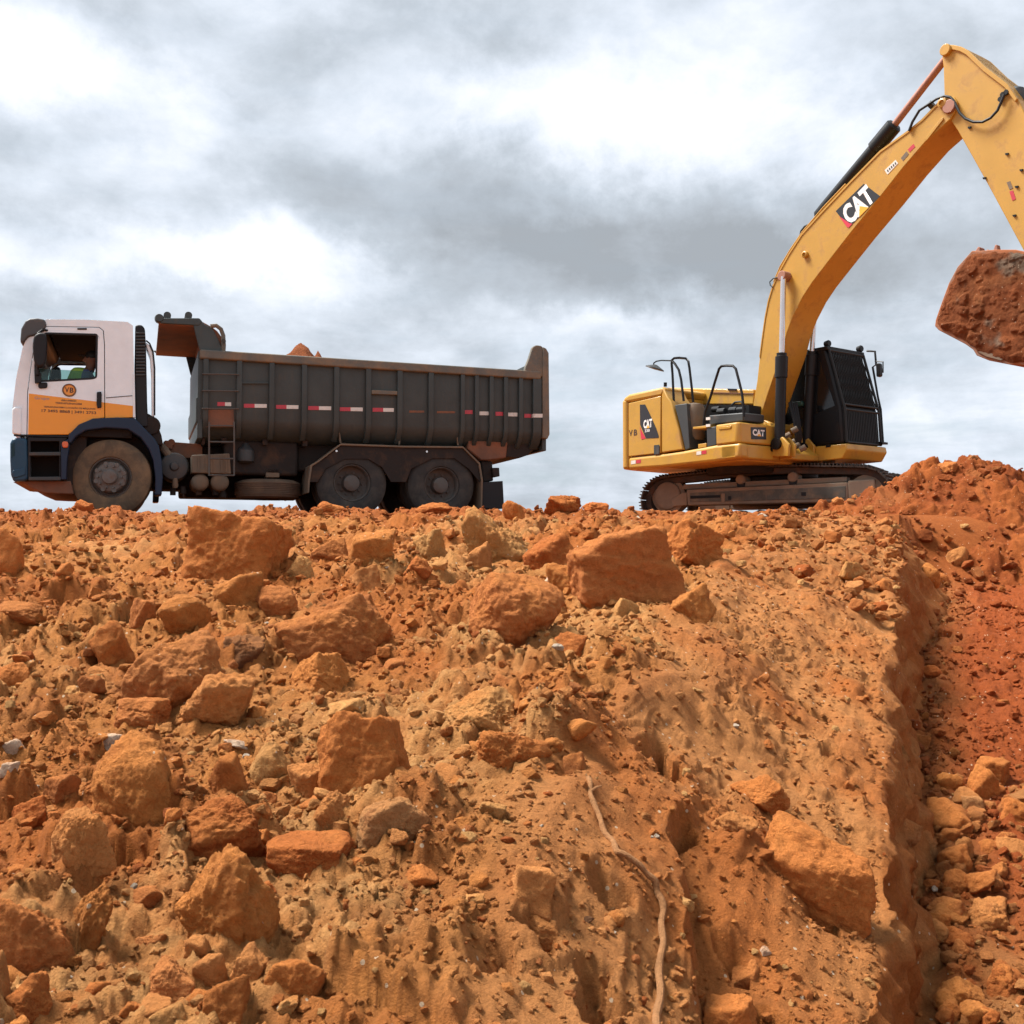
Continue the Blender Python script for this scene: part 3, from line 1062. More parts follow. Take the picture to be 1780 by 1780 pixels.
HERO = [  # px, py, width, height, shape, colour, turn, tilt, name, label
    (410, 956, 178, 118, "block", "orange", 20, 8, "boulder", "largest orange boulder under the truck's spare tyre, flat sloping face"),
    (862, 935, 120, 100, "lump", "pale", 10, 0, "boulder", "lumpy pale yellow boulder on the crest below the truck's rear mudflap"),
    (1082, 990, 190, 150, "layer", "brown", 12, -6, "boulder", "big brown block with layered grooves standing on the crest"),
    (882, 1048, 176, 112, "round", "brown", 5, 14, "boulder", "smooth brown boulder leaning with a black gap under it"),
    (958, 958, 92, 66, "block", "red", 30, 0, "rock", "reddish block wedged beside the big layered block"),
    (1192, 945, 130, 84, "block", "orange", -15, 0, "boulder", "ochre orange boulder behind the layered block on the crest"),
    (600, 1095, 205, 122, "wedge", "brown", 24, -16, "boulder", "long brown wedge slab tilted in the middle of the rubble"),
    (560, 1165, 120, 76, "wedge", "ochre", 24, -14, "rock", "ochre wedge just below the long brown slab"),
    (482, 1040, 78, 66, "round", "brown", 0, 0, "rock", "round brown stone touching a paler round one below the largest boulder"),
    (412, 1028, 84, 66, "round", "ochre", 40, 0, "rock", "rounded ochre stone just below the largest orange boulder"),
    (415, 1120, 84, 64, "lump", "dark", 10, 0, "rock", "dark grey brown stone alone among orange rubble"),
    (200, 1122, 84, 82, "wedge", "orange", 60, 0, "rock", "orange angular stone with a pointed top below the front wheel"),
    (320, 1070, 86, 70, "round", "ochre", 15, 0, "rock", "ochre stone with a flat top up the slope from the pink boulder"),
    (252, 1062, 54, 46, "wedge", "brown", 15, 0, "rock", "brown triangular stone beside the flat topped ochre one"),
    (300, 1172, 172, 112, "block", "pink", 28, -18, "boulder", "pinkish orange boulder with a white chip on its face"),
    (370, 1222, 140, 100, "lump", "tan", 5, 0, "boulder", "pebbly tan boulder in front of the pinkish one"),
    (245, 1240, 120, 56, "slab", "brown", 8, 4, "rock", "flat brown slab with a broken dark front face"),
    (240, 1358, 176, 160, "round", "ochre", 22, -12, "boulder", "big rounded yellow ochre boulder with a shaded underside"),
    (640, 1312, 166, 152, "block", "orange", 32, -10, "boulder", "big orange boulder with flat facets in the pale gravel"),
    (835, 1232, 130, 78, "lump", "pale", 0, 0, "rock", "lumpy yellow rock at the lip of the bank"),
    (870, 1304, 152, 86, "lump", "orange", -10, 0, "rock", "crumbling orange lump with a shadowed hollow under it"),
    (682, 1408, 128, 104, "round", "grey", 20, 0, "boulder", "smooth grey beige stone in front of the faceted orange boulder"),
    (575, 1412, 100, 66, "lump", "tan", 20, 0, "rock", "pebbly tan lump beside the smooth grey beige stone"),
    (372, 1552, 210, 182, "lump", "ochre", 14, 0, "boulder", "largest foreground boulder, brown and knobbly with grey patches"),
    (140, 1462, 108, 98, "lump", "tan", 30, 0, "rock", "tan stone streaked with white at the edge of a dark hollow"),
    (542, 1478, 130, 66, "slab", "red", -8, 0, "rock", "flat reddish slab right of the largest foreground boulder"),
    (392, 1432, 130, 88, "lump", "red", 10, 0, "rock", "reddish crumbly rock behind the largest foreground boulder"),
    (465, 1322, 76, 84, "round", "pale", 0, 12, "rock", "yellow upright stone between the ochre and the orange boulders"),
    (398, 1345, 78, 76, "round", "orange", 0, 0, "rock", "orange stone right of the big rounded ochre boulder"),
    (540, 1362, 76, 66, "block", "tan", 22, 0, "rock", "tan cube shaped stone at the foot of the faceted orange boulder"),
    (50, 1412, 64, 54, "block", "red", 12, 0, "rock", "dark red block near the picture's edge above the tan stone"),
    (105, 1372, 68, 56, "block", "brown", 30, 0, "rock", "brown block between the dark red one and the ochre boulder"),
    (48, 1622, 160, 130, "lump", "brown", 20, 0, "boulder", "brown boulder in deep shade at the picture's edge"),
    (150, 1600, 96, 112, "lump", "ochre", 5, 10, "rock", "ochre stone with a white edge beside the shaded brown boulder"),
    (292, 1695, 98, 74, "round", "pink", 10, 0, "rock", "pinkish white stone in the pile of clods nearest the camera"),
    (366, 1682, 64, 74, "round", "tan", 0, 8, "rock", "upright tan stone touching the pinkish white one"),
    (432, 1676, 62, 62, "block", "tan", 30, 0, "rock", "small tan block right of the upright tan stone"),
    (512, 1702, 116, 84, "round", "orange", 5, 0, "rock", "rounded orange clod with darker base in the nearest pile"),
    (390, 1740, 84, 84, "block", "orange", 35, 0, "rock", "orange cube shaped clod below the small tan block"),
    (40, 1745, 140, 96, "round", "red", 10, 0, "boulder", "reddish boulder in the bottom corner of the rubble"),
    (985, 1120, 82, 44, "slab", "red", 6, 4, "rock", "bright red flat stone on the lip of the bank"),
    (1087, 1056, 44, 40, "block", "pale", 30, 0, "rock", "small pale stone at the foot of the layered block"),
    (1412, 1540, 206, 150, "slab", "orange", -24, 14, "boulder", "big flat orange slab overhanging the trench edge"),
    (14, 958, 46, 76, "block", "orange", 10, 0, "rock", "orange stone cut by the picture's edge below the truck cab"),
    (520, 985, 52, 42, "lump", "pale", 0, 0, "rock", "pale yellow stone right of the largest orange boulder"),
    (574, 956, 62, 46, "round", "brown", 0, 0, "rock", "brown round stone below the truck's rear fender"),
    (650, 948, 84, 58, "block", "ochre", 12, 0, "rock", "ochre slab sided stone below the middle wheel"),
    (742, 946, 66, 54, "lump", "pale", 12, 0, "rock", "pale lumpy stone below the rearmost wheel"),
    (728, 986, 52, 40, "block", "red", 32, 0, "rock", "reddish brown stone under the pale lumpy one"),
    (836, 968, 46, 54, "block", "tan", 12, 0, "rock", "tan block with two faces in front of the pale boulder"),
    (640, 1004, 56, 52, "block", "tan", 22, 0, "rock", "tan block resting up the slope from the long brown slab"),
    (985, 1008, 70, 60, "lump", "ochre", 0, 0, "rock", "ochre lump between the leaning boulder and the layered block"),
    (1200, 1046, 84, 70, "block", "ochre", 20, 0, "rock", "ochre block at the lower corner of the layered block"),
    (22, 1062, 86, 36, "round", "brown", 0, 0, "rock", "low brown stone by the picture's edge below the first orange one"),
    (18, 1172, 66, 54, "round", "orange", 0, 0, "rock", "rounded orange stone by the picture's edge lower on the slope"),
    (160, 1186, 44, 42, "block", "brown", 20, 0, "rock", "small brown cube shaped stone left of the pinkish boulder"),
    (1000, 1326, 46, 38, "block", "brown", 20, 0, "rock", "small brown block just above the top of the root"),
    (920, 1535, 86, 64, "slab", "tan", -20, 8, "rock", "thin tan slab peeling off the bank left of the root"),
    (930, 1600, 96, 60, "slab", "tan", -14, 6, "rock", "thick tan slab of crust breaking away low on the bank"),
    (1330, 1385, 116, 54, "slab", "orange", -24, 10, "rock", "orange block broken out of the bank above the flat slab"),
    (1270, 1425, 90, 52, "lump", "tan", -20, 0, "rock", "tan lump in the gravel strip above the flat slab"),
    (1580, 1440, 56, 44, "round", "grey", 0, 0, "rock", "grey stone at the foot of the trench wall"),
    (1612, 1462, 52, 50, "round", "grey", 30, 0, "rock", "grey round stone next to another at the trench wall's foot"),
    (1674, 1474, 42, 38, "round", "tan", 30, 0, "rock", "small round tan stone out on the trench floor"),
    (1700, 1362, 64, 60, "round", "orange", 0, 0, "rock", "rounded orange stone on the red part of the trench floor"),
    (1690, 1396, 44, 26, "slab", "grey", 10, 0, "rock", "flat pale grey stone on the trench floor"),
    (1660, 1534, 56, 44, "lump", "orange", 10, 0, "rock", "orange stone on the trench floor level with the flat slab"),
    (1722, 1590, 84, 50, "lump", "tan", 10, 0, "rock", "broad tan stone half buried in the trench floor"),
    (1640, 1590, 90, 40, "slab", "ochre", -16, 0, "rock", "long ochre stone lying along the trench floor"),
    (1672, 1722, 80, 44, "slab", "ochre", 0, 0, "rock", "flat ochre stone low on the trench floor"),
    (1752, 1706, 86, 50, "lump", "red", 0, 0, "rock", "red lump at the picture's edge on the trench floor"),
    (1660, 968, 50, 36, "round", "tan", 0, 0, "rock", "tan stone at the foot of the red mound"),
    (1612, 992, 40, 36, "round", "ochre", 0, 0, "rock", "ochre stone where the trench meets the red mound"),
    (1690, 802, 34, 22, "lump", "dark", 0, 0, "clod", "dark clod on the very top of the red mound"),
    (1614, 812, 24, 18, "lump", "orange", 0, 0, "clod", "orange clod on the shoulder of the red mound"),
    (1654, 812, 50, 20, "lump", "brown", 0, 0, "clod", "brown crumbly clod beside the mound's top"),
    (145, 880, 34, 24, "block", "red", 10, 0, "clod", "red clod in front of the truck's front tyre"),
    (985, 874, 70, 34, "lump", "red", 0, 0, "clod", "dark red clod heap on the skyline between truck and excavator"),
    (1030, 880, 52, 20, "lump", "red", 0, 0, "clod", "low red clod beside the skyline clod heap"),
    (896, 888, 46, 34, "lump", "orange", 0, 0, "clod", "orange clod behind the pale boulder on the crest"),
    (770, 884, 90, 22, "lump", "red", 0, 0, "clod", "long red clod in front of the rearmost wheel"),
    (570, 882, 60, 24, "lump", "red", 0, 0, "clod", "red clod in front of the middle wheel"),
    (22, 1297, 36, 26, "block", "white", 10, 0, "rock", "white quartz stone near the picture's edge"),
    (16, 1334, 32, 18, "block", "white", 30, 0, "rock", "smaller white quartz chip below the white stone"),
    (1328, 1656, 20, 22, "block", "white", 30, 20, "rock", "white chip on the gravel strip below the flat slab"),
    (262, 1634, 60, 36, "lump", "pink", -20, 0, "rock", "pinkish pale stone left of the largest foreground boulder's base"),
    (1300, 1700, 64, 50, "block", "brown", 20, 0, "rock", "brown stone below the white chip on the gravel strip"),
    (1270, 1765, 90, 60, "block", "orange", -20, 0, "rock", "orange stone at the bottom of the gravel strip"),
]


def build_heroes():
    spots = []
    for i, (px, py, w, h, kind, colr, turn, tilt, nm, label) in enumerate(HERO):
        g = hit(px, py + .36 * h)
        s = g.y / F
        W, H = w * s, h * s
        D = (.8 if kind != "slab" else 1.0) * W
        if kind == "lump" and h < 30:
            D = .6 * W
        sub = 6 if w > 95 else (5 if w > 50 else 4)
        me = tri_mesh(nm, rock_verts(sub, 1000 + i * 7, kind), ICO[sub][1], SM[colr])
        o = bpy.data.objects.new(nm, me)
        COL.objects.link(o)
        o.scale = (W * .53, D * .5, H * .73)
        c = at(px, py + .04 * h, g.y + D * .22)
        o.location = c - Vector((0, 0, (.17 if px < 900 or w < 100 or py < 1100 else -.04) * H))
        o.rotation_euler = (R(-4), R(tilt), R(turn * .5))
        tag(o, label, "rock" if nm != "clod" else "soil clod", {"boulder": "boulders in the rubble", "rock": "stones in the rubble", "clod": "clods on the skyline"}[nm])
        spots.append((c.x, c.y, max(W, D) * .5))
    return spots


SPOTS = build_heroes()


def short(label):
    """the first words of a boulder's label, enough to name it inside another label"""
    for cut in (",", " with ", " standing", " leaning", " wedged", " touching", " and ", " just ", " tilted"):
        label = label.split(cut)[0]
    w = label.split()
    if len(w) > 7:
        w = w[:7]
        while w[-1] in ("the", "a", "of", "in", "on", "at", "by", "to", "under", "below", "beside", "behind", "orange", "red", "big", "flat", "between", "truck's", "picture's", "largest", "pale"):
            w.pop()
    return " ".join(w)


def scatter():
    rng = np.random.RandomState(11)
    def level(n, smin, smax, ymax, pw=2.4, ymin=1.25):
        u = rng.rand(n)
        s = (smin ** -pw + u * (smax ** -pw - smin ** -pw)) ** (-1 / pw)
        y = np.sqrt(rng.rand(n)) * (ymax - ymin) + ymin
        x = (rng.rand(n) * 2 - 1) * (.56 * y + .25)
        return np.stack([x, y, s], -1)
    L = [level(17000, .009, .020, 3.8), level(24000, .016, .036, 6.8), level(13000, .034, .07, 10.8), level(1000, .065, .12, 10.9, 2.6)]
    q = np.concatenate(L)
    x, y, s = q.T
    xs, _ = controls(y)
    rub, slope, wall, floor = zones(x, y, xs)
    patch = sstep(-.35, .3, fbm2(x * 1.6 + 3, y * 1.6, 3, 301))
    strip = sstep(0, .3, fbm2(x * 2.2, y * 1.2, 3, 305)) * ((x > xs[:, 2]) & (y < 4.2))
    small = s < .05
    dens = rub * (.40 + .60 * patch) + slope * (.24 + .30 * (y < 3.0) + .16 * patch + .50 * strip) * np.where(s < .03, 1, np.where(small, .75, .14)) + floor * np.where(y < 4.8, .6, .5)
    keep = (rng.rand(len(x)) < dens) & (wall < .2)
    for cx, cy, r in SPOTS:
        keep &= ~((x - cx) ** 2 + (y - cy) ** 2 < (r * .75) ** 2)
    x, y, s, floor, slope, rub = (a[keep] for a in (x, y, s, floor, slope, rub))
    xs2, zs2 = controls(y)
    hh, tint = detail(x, y, xs2)
    z = base_z(x, y, xs2, zs2) + hh + s * (-.06 + .20 * rng.rand(len(s)))
    red = sstep(8.2, 10.0, y) * .6 + floor * (y > 4.3) * .5
    # more stones on the spoil heap
    n = 900
    mx, my, ms = 4.3 + 4.2 * rng.rand(n), 12.2 + 2.9 * rng.rand(n), .03 * (1 - rng.rand(n)) ** -.45
    n2 = 200
    fx = 4.45 + 2.3 * rng.rand(n2)
    fy = 12.55 + .45 * rng.randn(n2) + .12 * (fx - 4.5)
    mx, my, ms = np.concatenate([mx, fx]), np.concatenate([my, fy]), np.concatenate([ms, .045 * (1 - rng.rand(n2)) ** -.5])
    n5 = 420
    ky = 7.0 + 5.4 * rng.rand(n5)
    kx = controls(ky)[0][:, 3] - 1.1 * rng.rand(n5) ** 1.6
    mx, my, ms = np.concatenate([mx, kx]), np.concatenate([my, ky]), np.concatenate([ms, .034 * (1 - rng.rand(n5)) ** -.42])
    n3 = 380
    gy = 2.3 + 9.5 * rng.rand(n3) ** 1.2
    gx = controls(gy)[0][:, 4] - .03 + .16 * np.abs(rng.randn(n3))
    mx, my, ms = np.concatenate([mx, gx]), np.concatenate([my, gy]), np.concatenate([ms, .022 * (1 - rng.rand(n3)) ** -.5])
    n4 = 620
    hy = 2.4 + 3.4 * rng.rand(n4)
    hx = controls(hy)[0][:, 4] + .05 + 1.3 * rng.rand(n4)
    mx, my, ms = np.concatenate([mx, hx]), np.concatenate([my, hy]), np.concatenate([ms, .030 * (1 - rng.rand(n4)) ** -.48])
    ok = ((heap_z(mx, my) > base_z(mx, my) + .04) | (np.arange(len(mx)) >= n)) & (ms < .22) & (np.abs(mx / my) < .52)
    mx, my, ms = mx[ok], my[ok], ms[ok]
    x, y, s = np.concatenate([x, mx]), np.concatenate([y, my]), np.concatenate([s, ms])
    z = np.concatenate([z, np.maximum(heap_z(mx, my), base_z(mx, my)) + .03 + ms * .1])
    heap = np.concatenate([np.zeros(len(floor)), np.ones(len(mx))])
    floor, slope, red = (np.concatenate([a, np.zeros(len(mx)) + b]) for a, b in ((floor, 0), (slope, 0), (red, .55)))
    t2 = np.where(((my < 5.8) | (mx < .386 * my - .05))[:, None], np.array([[.56, .21, .062]]), np.array([[.40, .11, .03]]))
    tint = np.concatenate([tint, t2])
    names = np.array(["ochre", "orange", "brown", "pale", "red", "tan", "grey", "white", "dark"])
    pr = np.array([.29, .24, .13, .14, .05, .12, .005, .017, .008])
    ci = rng.choice(len(names), len(s), p=pr)
    ci = np.where(rng.rand(len(s)) < red, rng.choice([4, 1, 2], len(s)), ci)
    ppx = F * s / y
    inframe = np.abs(x / y) < .49
    order = np.argsort(-(ppx * inframe))
    nsolo = 200
    solo, rest = order[:nsolo], order[nsolo:]
    # ---- the larger ones, each an object of its own
    lib = {}
    shapes = ["block", "lump", "wedge", "lump", "block", "round"]
    sizes = lambda v: "small" if v < 18 else ("middling" if v < 30 else "large")
    words = {"ochre": "yellowish ochre", "orange": "bright orange", "brown": "brown", "pale": "pale yellow", "red": "dark red", "tan": "tan", "grey": "greyish", "white": "white quartz", "dark": "blackish brown"}
    forms = {"block": "square edged", "lump": "knobbly", "wedge": "sharp edged", "round": "rounded"}
    HP = np.array([(h[0], h[1]) for h in HERO], float)
    for i in solo:
        k = int(rng.randint(6))
        cn = str(names[ci[i]])
        if (cn, k) not in lib:
            lib[(cn, k)] = tri_mesh("stone", rock_verts(4, 5000 + 31 * k + 7 * int(ci[i]), shapes[k]), ICO[4][1], SM[cn])
        o = bpy.data.objects.new("stone", lib[(cn, k)])
        COL.objects.link(o)
        o.location = (x[i], y[i], z[i])
        o.scale = (s[i] * (.46 + .2 * rng.rand()), s[i] * (.46 + .16 * rng.rand()), s[i] * (.36 + .16 * rng.rand()))
        o.rotation_euler = (rng.normal(0, .4), rng.normal(0, .4), rng.rand() * 6.28)
        v = Vector((x[i], y[i], z[i])) - EYE
        f = v.y * math.cos(TILT) + v.z * math.sin(TILT)
        px, py = 890 + F * v.x / f, 890 - F * (v.z * math.cos(TILT) - v.y * math.sin(TILT)) / f
        dd = HP - np.array((px, py))
        j = int(np.argmin(np.hypot(dd[:, 0], dd[:, 1] * 1.2)))
        rel = ("below" if dd[j, 1] < 0 else "above") if abs(dd[j, 1]) > abs(dd[j, 0]) * .8 else "beside"
        t = f"{sizes(ppx[i])} {forms[shapes[k]]} {words[cn]} stone {rel} the {short(HERO[j][9])}"
        tag(o, t, "rock", t.replace(" stone ", " stones "))
    # ---- the rest: clods and gravel nobody could count
    pal = np.array([SC[n] for n in names])
    own = rng.rand(len(s)) < np.where(floor > .5, .9, .76)
    cols = np.where(own[:, None], tint * 1.04, pal[ci]) * (.82 + .34 * rng.rand(len(s)))[:, None]
    for nm, big, lab in (("rubble", True, "loose stones and clods too many to count among the boulders"),
                         ("gravel", False, "fine gravel and crumbs of soil strewn over the ground")):
        pick = rest[ppx[rest] > 11.0] if big else rest[ppx[rest] <= 11.0]
        if big:
            lib2 = [(rock_verts(3, 9000 + j, shapes[j % 6]), ICO[3][1]) for j in range(18)]
        else:
            lib2 = [chip(9500 + j, 9 + j % 6) for j in range(24)]
        V, Fc, Cc, b = [], [], [], 0
        for i in pick:
            lv, lf = lib2[rng.randint(len(lib2))]
            v = lv * np.array((s[i] * (.42 + .25 * rng.rand()), s[i] * (.42 + .18 * rng.rand()), s[i] * (.32 + .16 * rng.rand())))
            a, t1 = rng.rand() * 6.283, rng.normal(0, .5)
            ca, sa, cb, sb = math.cos(a), math.sin(a), math.cos(t1), math.sin(t1)
            rot = np.array(((ca, -sa, 0), (sa, ca, 0), (0, 0, 1))) @ np.array(((1, 0, 0), (0, cb, -sb), (0, sb, cb)))
            V.append(v @ rot.T + np.array((x[i], y[i], z[i])))
            Fc.append(lf + b)
            Cc.append(np.repeat(cols[i][None], len(lv), 0))
            b += len(lv)
        me = tri_mesh(nm, np.concatenate(V), np.concatenate(Fc), SOIL, flat=True)
        at_ = me.attributes.new("tint", "FLOAT_COLOR", "POINT")
        cc = np.concatenate(Cc)
        at_.data.foreach_set("color", np.concatenate([cc, np.ones((len(cc), 1))], 1).astype(np.float32).ravel())
        o = bpy.data.objects.new(nm, me)
        COL.objects.link(o)
        tag(o, lab, None, None, "stuff")


scatter()


# ------------------------------------------------------------------ root hanging over the bank
def build_root():
    px = [(1022, 1352), (1027, 1378), (1040, 1420), (1056, 1452), (1072, 1478), (1100, 1494), (1126, 1516), (1143, 1542), (1151, 1572), (1152, 1612), (1149, 1660), (1146, 1720), (1143, 1775), (1141, 1840)]
    pts, y = [], None
    for i, (x, yy) in enumerate(px):
        g = hit(x, yy)
        yd = g.y - .01 if y is None else min(g.y - .01, y - .004)
        y = yd
        pts.append(at(x, yy, yd - .012))
    P = np.array([p[:] for p in pts])
    n = 60
    t = np.linspace(0, len(P) - 1, n)
    Q = np.stack([np.interp(t, np.arange(len(P)), P[:, k]) for k in range(3)], -1)
    for _ in range(2):
        Q[1:-1] = (Q[:-2] + 2 * Q[1:-1] + Q[2:]) / 4
    rs = [.0078 + .0030 * (i / n) + .0013 * math.sin(i * 1.7) * math.sin(i * .61 + 1) for i in range(n)]
    Q += np.stack([.004 * np.sin(np.arange(n) * .9), 0 * np.arange(n), .003 * np.sin(np.arange(n) * 1.3)], -1)
    m = MB().tube(Q, rs, 10)
    b0 = Vector(Q[4])
    b1 = at(1046, 1366, (b0.y + .01))
    m.tube([b0, b0.lerp(b1, .5) + Vector((0, 0, .004)), b1], [.006, .005, .003], 8)
    o = m.build("root", soil_mat("root_bark", col=(.56, .27, .115), bump=.8, quartz=False))
    tag(o, "thin bare tan root hanging down over the dug bank", "root")


build_root()


# ------------------------------------------------------------------ dump truck
T = Frame((-5.43, 13.85), 20.0)             # under the front wheel's outer face, u runs to the tail
TRUCK = empty("dump_truck", T.o, T.rot)
tag(TRUCK, "three axle dump truck with white and orange cab and dark grey body", "dump truck")


def arc(cx, cz, r, a0, a1, n):
    return [(cx + r * math.cos(R(a0 + (a1 - a0) * i / (n - 1))), cz + r * math.sin(R(a0 + (a1 - a0) * i / (n - 1)))) for i in range(n)]


def rounded(p, rad, n=4):
    """outline with its corners rounded"""
    out = []
    m = len(p)
    for i in range(m):
        a, b, c = Vector(p[i - 1]), Vector(p[i]), Vector(p[(i + 1) % m])
        d1, d2 = (a - b), (c - b)
        r = min(rad, d1.length * .45, d2.length * .45)
        s, e = b + d1.normalized() * r, b + d2.normalized() * r
        for k in range(n + 1):
            t = k / n
            out.append(tuple(s * (1 - t) ** 2 + b * 2 * t * (1 - t) + e * t * t))
    return out


def cab_paint():
    """white above, orange below a line that falls towards the back of the cab"""
    m = mat("cab_paint", (.75, .83, .88), .32, dirt=((.46, .36, .27), .13, 2.2), coat=.3)
    t = NT(m.node_tree)
    b = t.n["Principled BSDF"]
    old = b.inputs["Base Color"].links[0].from_socket
    (u0, z0), (u1, z1) = T.uv(50, 684), T.uv(226, 705)
    tc = t.node("ShaderNodeTexCoord")
    s = t.node("ShaderNodeSeparateXYZ")
    t.put(s.inputs[0], tc.outputs["Object"])
    line = t.math("MULTIPLY_ADD", s.outputs[0], (z1 - z0) / (u1 - u0), z0 - u0 * (z1 - z0) / (u1 - u0))
    below = t.math("MULTIPLY", t.math("LESS_THAN", s.outputs[2], line), t.math("GREATER_THAN", s.outputs[0], T.uv(50, 700)[0]))
    f, _ = t.noise(tc.outputs["Object"], 3.0, 4.0)
    org = t.mix(f, (.82, .315, .004), (.74, .285, .008))
    t.put(b.inputs["Base Color"], t.mix(below, old, org))
    return m


M["cab"] = cab_paint()
WC = 2.42                                    # cab width


def build_cab():
    P = T.poly
    body = P([(24, 756), (21, 714), (28, 657), (39, 605), (48, 584), (58, 566), (81, 555), (150, 555.5), (222, 559.5), (231, 566), (233, 640), (234, 725),
              (205, 726), (180, 727), (162, 728), (137, 739), (122, 753), (119, 757)])
    door = P([(47.5, 755.5), (48.5, 684), (54, 640), (60, 603), (68, 574), (76, 568), (172, 569.5), (179, 575), (181, 600), (181.5, 726), (163, 728.5), (140, 738), (126, 750), (119, 755.5)])
    win = rounded(P([(79, 578), (170, 580.5), (168.5, 657), (160, 659.5), (62, 664.5), (60, 640), (61, 612), (67, 588)]), .035)
    inner = offset_poly(door, .010)
    cab = MB()
    cab.prism(body, .0, .045, [inner])
    cab.prism(body, WC - .045, WC, [inner])
    u0, zb = body[0]
    # roof skin, front lower panel, back wall and floor between the two sides
    def skin(pts, th=.05):
        n = len(pts)
        q = []
        for i, p in enumerate(pts):
            a, b = Vector(pts[max(i - 1, 0)]), Vector(pts[min(i + 1, n - 1)])
            t = (b - a).normalized()
            q.append((p[0] + t.y * th, p[1] - t.x * th))
        cab.prism(list(pts) + q[::-1], .045, WC - .045)
    skin([body[4], body[5], body[6], body[7], body[8], body[9], body[10], body[11]])
    skin([body[0], body[1], body[2]])
    c = cab.build("cab", M["cab"], TRUCK, bevel=.018)
    fl = MB()
    f0, f1 = T.uv(52, 752), T.uv(230, 724)
    fl.box((f0[0], .06, f0[1] - .02), (f1[0], WC - .06, f0[1] + .10))
    fl.box((T.uv(40, 700)[0] + .05, .08, T.uv(60, 690)[1]), (T.uv(74, 690)[0], WC - .08, T.uv(60, 672)[1]))   # dashboard
    fl.box((T.uv(214, 700)[0], .05, f0[1]), (T.uv(228, 700)[0], WC - .05, T.uv(226, 563)[1]))                 # rear lining
    hl = T.uv(100, 561)[1] - .05
    fl.box((T.uv(84, 570)[0], .05, hl - .05), (T.uv(226, 570)[0], WC - .05, hl))
    fl.build("cab_lining", M["interior"], TRUCK, bevel=.01)
    # inner pillars beside the doors
    for w0 in (.05, WC - .11):
        MB().prism(P([(183, 575), (214, 577), (216, 724), (184, 724)]), w0, w0 + .06).build("inner_side_panel", M["interior"], TRUCK)
    ws = P([(29.5, 655), (48.5, 585)])
    (a, za), (b, zb2) = ws
    g = MB()
    g.add([(a + .01, .05, za), (a + .01, WC - .05, za), (b + .01, WC - .05, zb2), (b + .01, .05, zb2)], [(0, 1, 2, 3)])
    g.build("windscreen", M["glass"], TRUCK)
    for side, w0, w1 in (("n", -.006, .040), ("f", WC - .040, WC + .006)):
        d = MB().prism(door, w0, w1, [win]).build("door", M["cab"], TRUCK, bevel=.006)
        # rubber round the window, glass wound half-way down
        MB().prism(offset_poly(win, .002), w0 - .003 if side == "n" else w1 - .03, w0 + .03 if side == "n" else w1 + .003, [offset_poly(win, -.022)]).build("window_seal", M["black_plastic"], d)
        (ua, z1), (ub, z0) = T.uv(60, 640), T.uv(169, 663)
        lowglass = [p for p in offset_poly(win, .008)]
        half = clip_below(lowglass, z1)
        MB().prism(half, w0 + .018, w0 + .023).build("window_glass", M["glass"], d)
        hn = T.poly([(168.5, 682), (176, 681), (177, 686), (176.5, 709), (169.5, 710), (168, 704)])
        o = MB().prism(hn, w0 - .028 if side == "n" else w1 - .004, w0 + .004 if side == "n" else w1 + .028).build("door_handle", M["black_plastic"], d, bevel=.008)
        if side == "n":
            MB().prism(T.poly([(134.5, 570.5), (151, 570.5), (151, 573.5), (134.5, 573.5)]), -.016, .0).build("clearance_lamp", M["black_plastic"], d, bevel=.004)
            MB().prism(rounded(T.poly([(66.5, 666), (83, 665), (82.5, 675), (67, 676)]), .03), -.035, .0).build("side_lamp", M["black_plastic"], d, bevel=.008)
            uc, zc = T.uv(120.5, 678.5)
            rr = .083
            bd = MB().lathe([(rr, 0), (rr, .004)], (uc, -.006, zc), (0, -1, 0), 28).build("round_badge", M["badge"], d)
            MB().tube([(uc + rr * .99 * math.cos(k * .2244), -.012, zc + rr * .99 * math.sin(k * .2244)) for k in range(28)], .006, 6, True).build("badge_ring", M["ink"], d)
            MB().tube([(uc + rr * .84 * math.cos(k * .2244), -.0105, zc + rr * .84 * math.sin(k * .2244)) for k in range(28)], .0028, 5, True).build("badge_ring", M["ink"], d)
            X, Z = (1, 0, 0), (0, 0, 1)
            text_part("V", M["ink"], d, (uc - .028, -.0112, zc + .002), X, Z, .05, .07, bold=.03)
            text_part("B", M["ink"], d, (uc + .03, -.0112, zc + .002), X, Z, .048, .07, bold=.03)
            for s, x0, x1, yc, hh, ink in (("VIEIRA BARBOSA", 106, 133, 696.5, 3.0, "ink"), ("TERRAPLENAGEM", 96, 142, 701.5, 3.2, "ink"),
                                          ("TERRAPLENAGEM E LOCAÇÃO DE MÁQUINAS", 76, 166, 709, 4.2, "ink"), ("17 3495 8868 | 3491 2753", 72.5, 167, 716.5, 6.4, "ink"),
                                          ("Grupo", 60, 86, 693, 6.5, "ink_blue")):
                (a, za), (b, zb) = T.uv(x0, yc), T.uv(x1, yc)
                h = abs(T.uv(x0, yc - hh / 2)[1] - T.uv(x0, yc + hh / 2)[1])
                text_part(s, M[ink], d, ((a + b) / 2, -.0085, (za + zb) / 2), X, Z, b - a, h, bold=.018)
    # crease line behind the door, corner panel at the front
    MB().prism(T.poly([(184, 691), (230, 687.2), (230, 688.6), (184, 692.4)]), -.004, .01).build("crease", M["grey_plastic"], TRUCK)
    MB().prism(T.poly([(21.5, 754), (21, 712), (25, 708), (37, 707.5), (38, 752), (36, 756)]), -.02, .05).build("corner_panel", M["white"], TRUCK, bevel=.015)
    MB().prism(T.poly([(24, 757.5), (24, 755), (119, 757), (119, 760)]), -.008, .06).build("sill_strip", M["black_plastic"], TRUCK)
